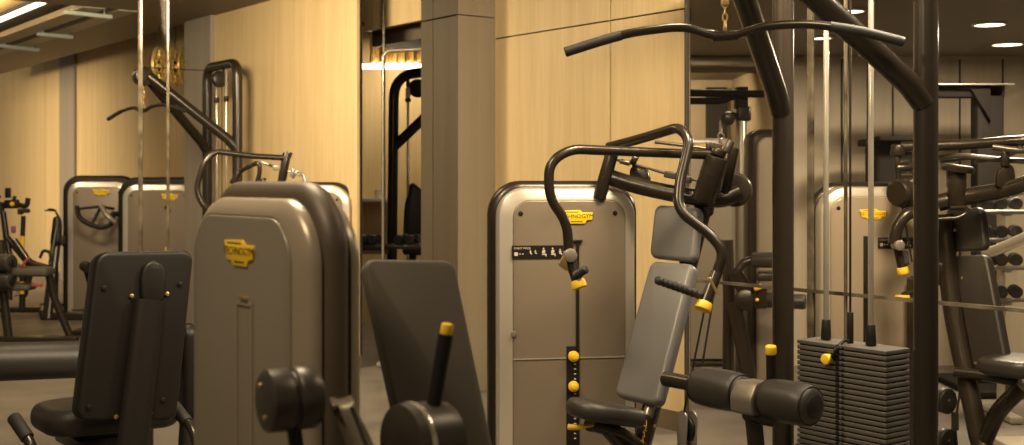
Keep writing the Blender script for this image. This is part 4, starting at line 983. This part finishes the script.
m = MB(); m.slab(rpoly([(-.08, -.12), (.10, -.12), (.14, .08), (-.02, .12)], .04, 5), Lg(764, 280, .05), V((1, 0, 0)), V((0, 1, 0)), .06, .02, 3); build('seat', m, 'vinyl', lg)
# dark rack frame and housing at far right
dr = thing('power_rack', 'dark gallows-shaped rack frame in the modelled reflection at upper right', 'exercise machine', V((P(985, 0, 8.6).x, 8.6, 0)))
def D8(px, py, dd=0): return P(px, py, 8.6 + dd)
b0 = D8(987, 0); b0.z = .04
m = MB(); m.box((D8(987, 88) + b0) / 2, (.19, .14, D8(987, 88).z - b0.z), bev=.015); build('upright_post', m, 'matte_black', dr)
m = MB(); m.box((D8(925, 92) + D8(1000, 92)) / 2, (.56, .14, .085), bev=.015); build('top_beam', m, 'matte_black', dr)
m = MB(); m.slab(rpoly([(-.20, .10), (-.10, .10), (.04, -.14), (.04, .14), (-.2, .14)], .01, 2), D8(981, 104, -.03), V((1, 0, 0)), UP, .08, .006, 2); build('corner_brace', m, 'matte_black', dr)
m = MB(); m.box(D8(960, 85.5, -.05), (.68, .25, .012), bev=.004); build('glass_shelf', m, 'grey_metal', dr)
m = MB(); b0.z = .03; m.box(b0, (.5, .8, .05), bev=.02); build('foot', m, 'matte_black', dr)
hb = thing('equipment_cabinet', 'dark rounded cabinet behind the chest press in the modelled reflection', 'cabinet', V((P(895, 0, 8.9).x, 9.0, 0)))
o_, O_, th_ = tslab(876, 914, 141, 8.9, .05, .3); build('cabinet_body', one('slab', o_, O_, V((1, 0, 0)), UP, th_, .03, 3), 'matte_black', hb)
m = MB(); m.box(P(869, 143, 8.95), (.12, .2, .05), bev=.01); m.box(P(895, 139, 8.88), (.33, .34, .035), bev=.01); build('cabinet_top', m, 'matte_black', hb)
# rack of dumbbells at the right edge in the modelled reflection
dk = thing('dumbbell_rack', 'pale framed dumbbell rack in the modelled reflection at the right edge', 'rack', V((P(1010, 0, 7.6).x, 7.6, 0)))
def T7(px, py, dd=0): return P(px, py, 7.6 + dd)
for px in (1001, 1062):
    b0 = T7(px, 0); b0.z = .02; m = MB(); m.tube([b0, T7(px, 196)], .03, 0, 12, flat=(V((1, 0, 0)), .022, .04)); m.box(V((b0.x, b0.y, .025)), (.08, .5, .04), bev=.01); build('rack_post', m, 'silver', dk)
for y in (212, 240, 268, 300):
    m = MB()
    for dy in (-.1, .1): m.tube([T7(978, y, dy), T7(1080, y, dy)], .014, 0, 10)
    m.box(T7(1001, y + 1), (.03, .26, .03)); m.box(T7(1062, y + 1), (.03, .26, .03)); build('shelf_rail', m, 'grey_metal', dk)
GR = 'dumbbells on the rack in the modelled reflection'
for y, row in ((212, 'top'), (240, 'second'), (268, 'third'), (300, 'bottom')):
    for i, px in enumerate((986, 1000.5, 1015)):
        p = T7(px, y); p.z += .014 + .042
        dumbbell(p, V((.3, 1, 0)), .6, '%s dumbbell on the %s shelf of the rack in the modelled reflection' % (('left', 'middle', 'right')[i], row), GR)
m = MB(); m.tube([P(985, 251, 6.9), P(992, 252, 6.85), P(1024, 238, 6.7), P(1050, 228, 6.6)], .03, .05, 12); m.tube([P(1040, 232, 6.65), V((P(1040, 0, 6.65).x, 6.65, .03))], .03, 0, 10); m.box(V((P(1040, 0, 6.65).x, 6.65, .02)), (.4, .4, .04), bev=.01)
o = build('grip_stand', m, 'silver'); tag(o, 'pale bent handrail in the modelled reflection at the right edge', 'handrail')

# ================================================================== LIGHT
w = bpy.data.worlds.new('World'); S.world = w; w.use_nodes = True
w.node_tree.nodes['Background'].inputs['Color'].default_value = (1.0, .78, .50, 1)
w.node_tree.nodes['Background'].inputs['Strength'].default_value = .17
WARM = (1.0, .80, .52); COOL = (1.0, .84, .62)
def area(loc, target, size, power, col=WARM, sy=None, spread=PI):  # unseen lights added to brighten single spots; only the last follows the strip
    l = bpy.data.lights.new('added_area', 'AREA'); l.energy = power; l.color = col; l.size = size; l.spread = spread
    if sy: l.shape = 'RECTANGLE'; l.size_y = sy
    o = bpy.data.objects.new('added_area_light', l); COL.objects.link(o); o.location = loc
    o.rotation_euler = (V(target) - V(loc)).to_track_quat('-Z', 'Y').to_euler(); return o
def spot(loc, target, power, ang=70, col=WARM, size=.06):
    l = bpy.data.lights.new('spot_lamp', 'SPOT'); l.energy = power; l.color = col; l.spot_size = math.radians(ang); l.spot_blend = .8; l.shadow_soft_size = size
    o = bpy.data.objects.new('spot_lamp_light', l); COL.objects.link(o); o.location = loc
    o.rotation_euler = (V(target) - V(loc)).to_track_quat('-Z', 'Y').to_euler(); return o
SP = math.radians(135)
area((-.9, 3.6, 3.05), (-.9, 3.6, 0), .6, 75)
area((-1.4, 6.0, 3.05), (-1.0, 7.2, .5), .8, 40)
area((.8, 4.5, 3.05), (.2, 7.4, 1.2), .6, 140)
area((-2.7, 8.0, 3.05), (-2.4, 10.4, 1.0), .8, 235)
area((-5.2, 10.0, 3.05), (-4.4, 12.5, .6), .8, 25, WARM, None, SP)
area((-9.2, 15.0, 3.05), (-8.2, 17.6, 1.2), .9, 200, WARM, None, SP)
area((-1.2, 1.6, 3.05), (-.8, 2.6, 0), .6, 42)
area((1.5, 3.2, 3.05), (1.5, 4.6, .4), .5, 38)
area((1.9, 4.6, 3.05), (2.2, 6.3, 1.0), .5, 215, COOL)
area((3.2, 7.6, 2.45), (3.2, 7.6, 0), .4, 150, COOL)
area((1.5, 9.2, 2.45), (1.5, 9.3, 0), .4, 13, COOL)
area((1.5, 10.9, 2.4), (1.6, 12, 1.4), .3, 17)
area((-1.1, 11.9, 3.0), (-1.1, 11.9, 0), .3, 28)
q = Q + AL * 3.5 + RM * .9
area((q.x, q.y, H + .05), (q.x, q.y, H + 1), 7, 70, WARM, .1)
LAST_L = COL.objects[-1]; LAST_L.rotation_euler = (PI, 0, math.atan2(.8, -.6))

# ================================================================== CAMERA
cam = bpy.data.cameras.new('camera'); co = bpy.data.objects.new('camera', cam); COL.objects.link(co)
co.location = (0, 0, EYE); co.rotation_euler = (PI / 2, 0, 0)
cam.sensor_width = 36; cam.lens = F / 1024 * 36; cam.shift_y = -(222.5 - HZ) / 1024; cam.clip_start = .05
cam.dof.use_dof = True; cam.dof.focus_distance = 5.0; cam.dof.aperture_fstop = 3.4
S.camera = co
S.view_settings.view_transform = 'Standard'; S.view_settings.look = 'None'; S.view_settings.gamma = 1
S.view_settings.use_curve_mapping = False; S.view_settings.exposure = 0
S.cycles.use_denoising = True
S.cycles.max_bounces = 8; S.cycles.transparent_max_bounces = 12
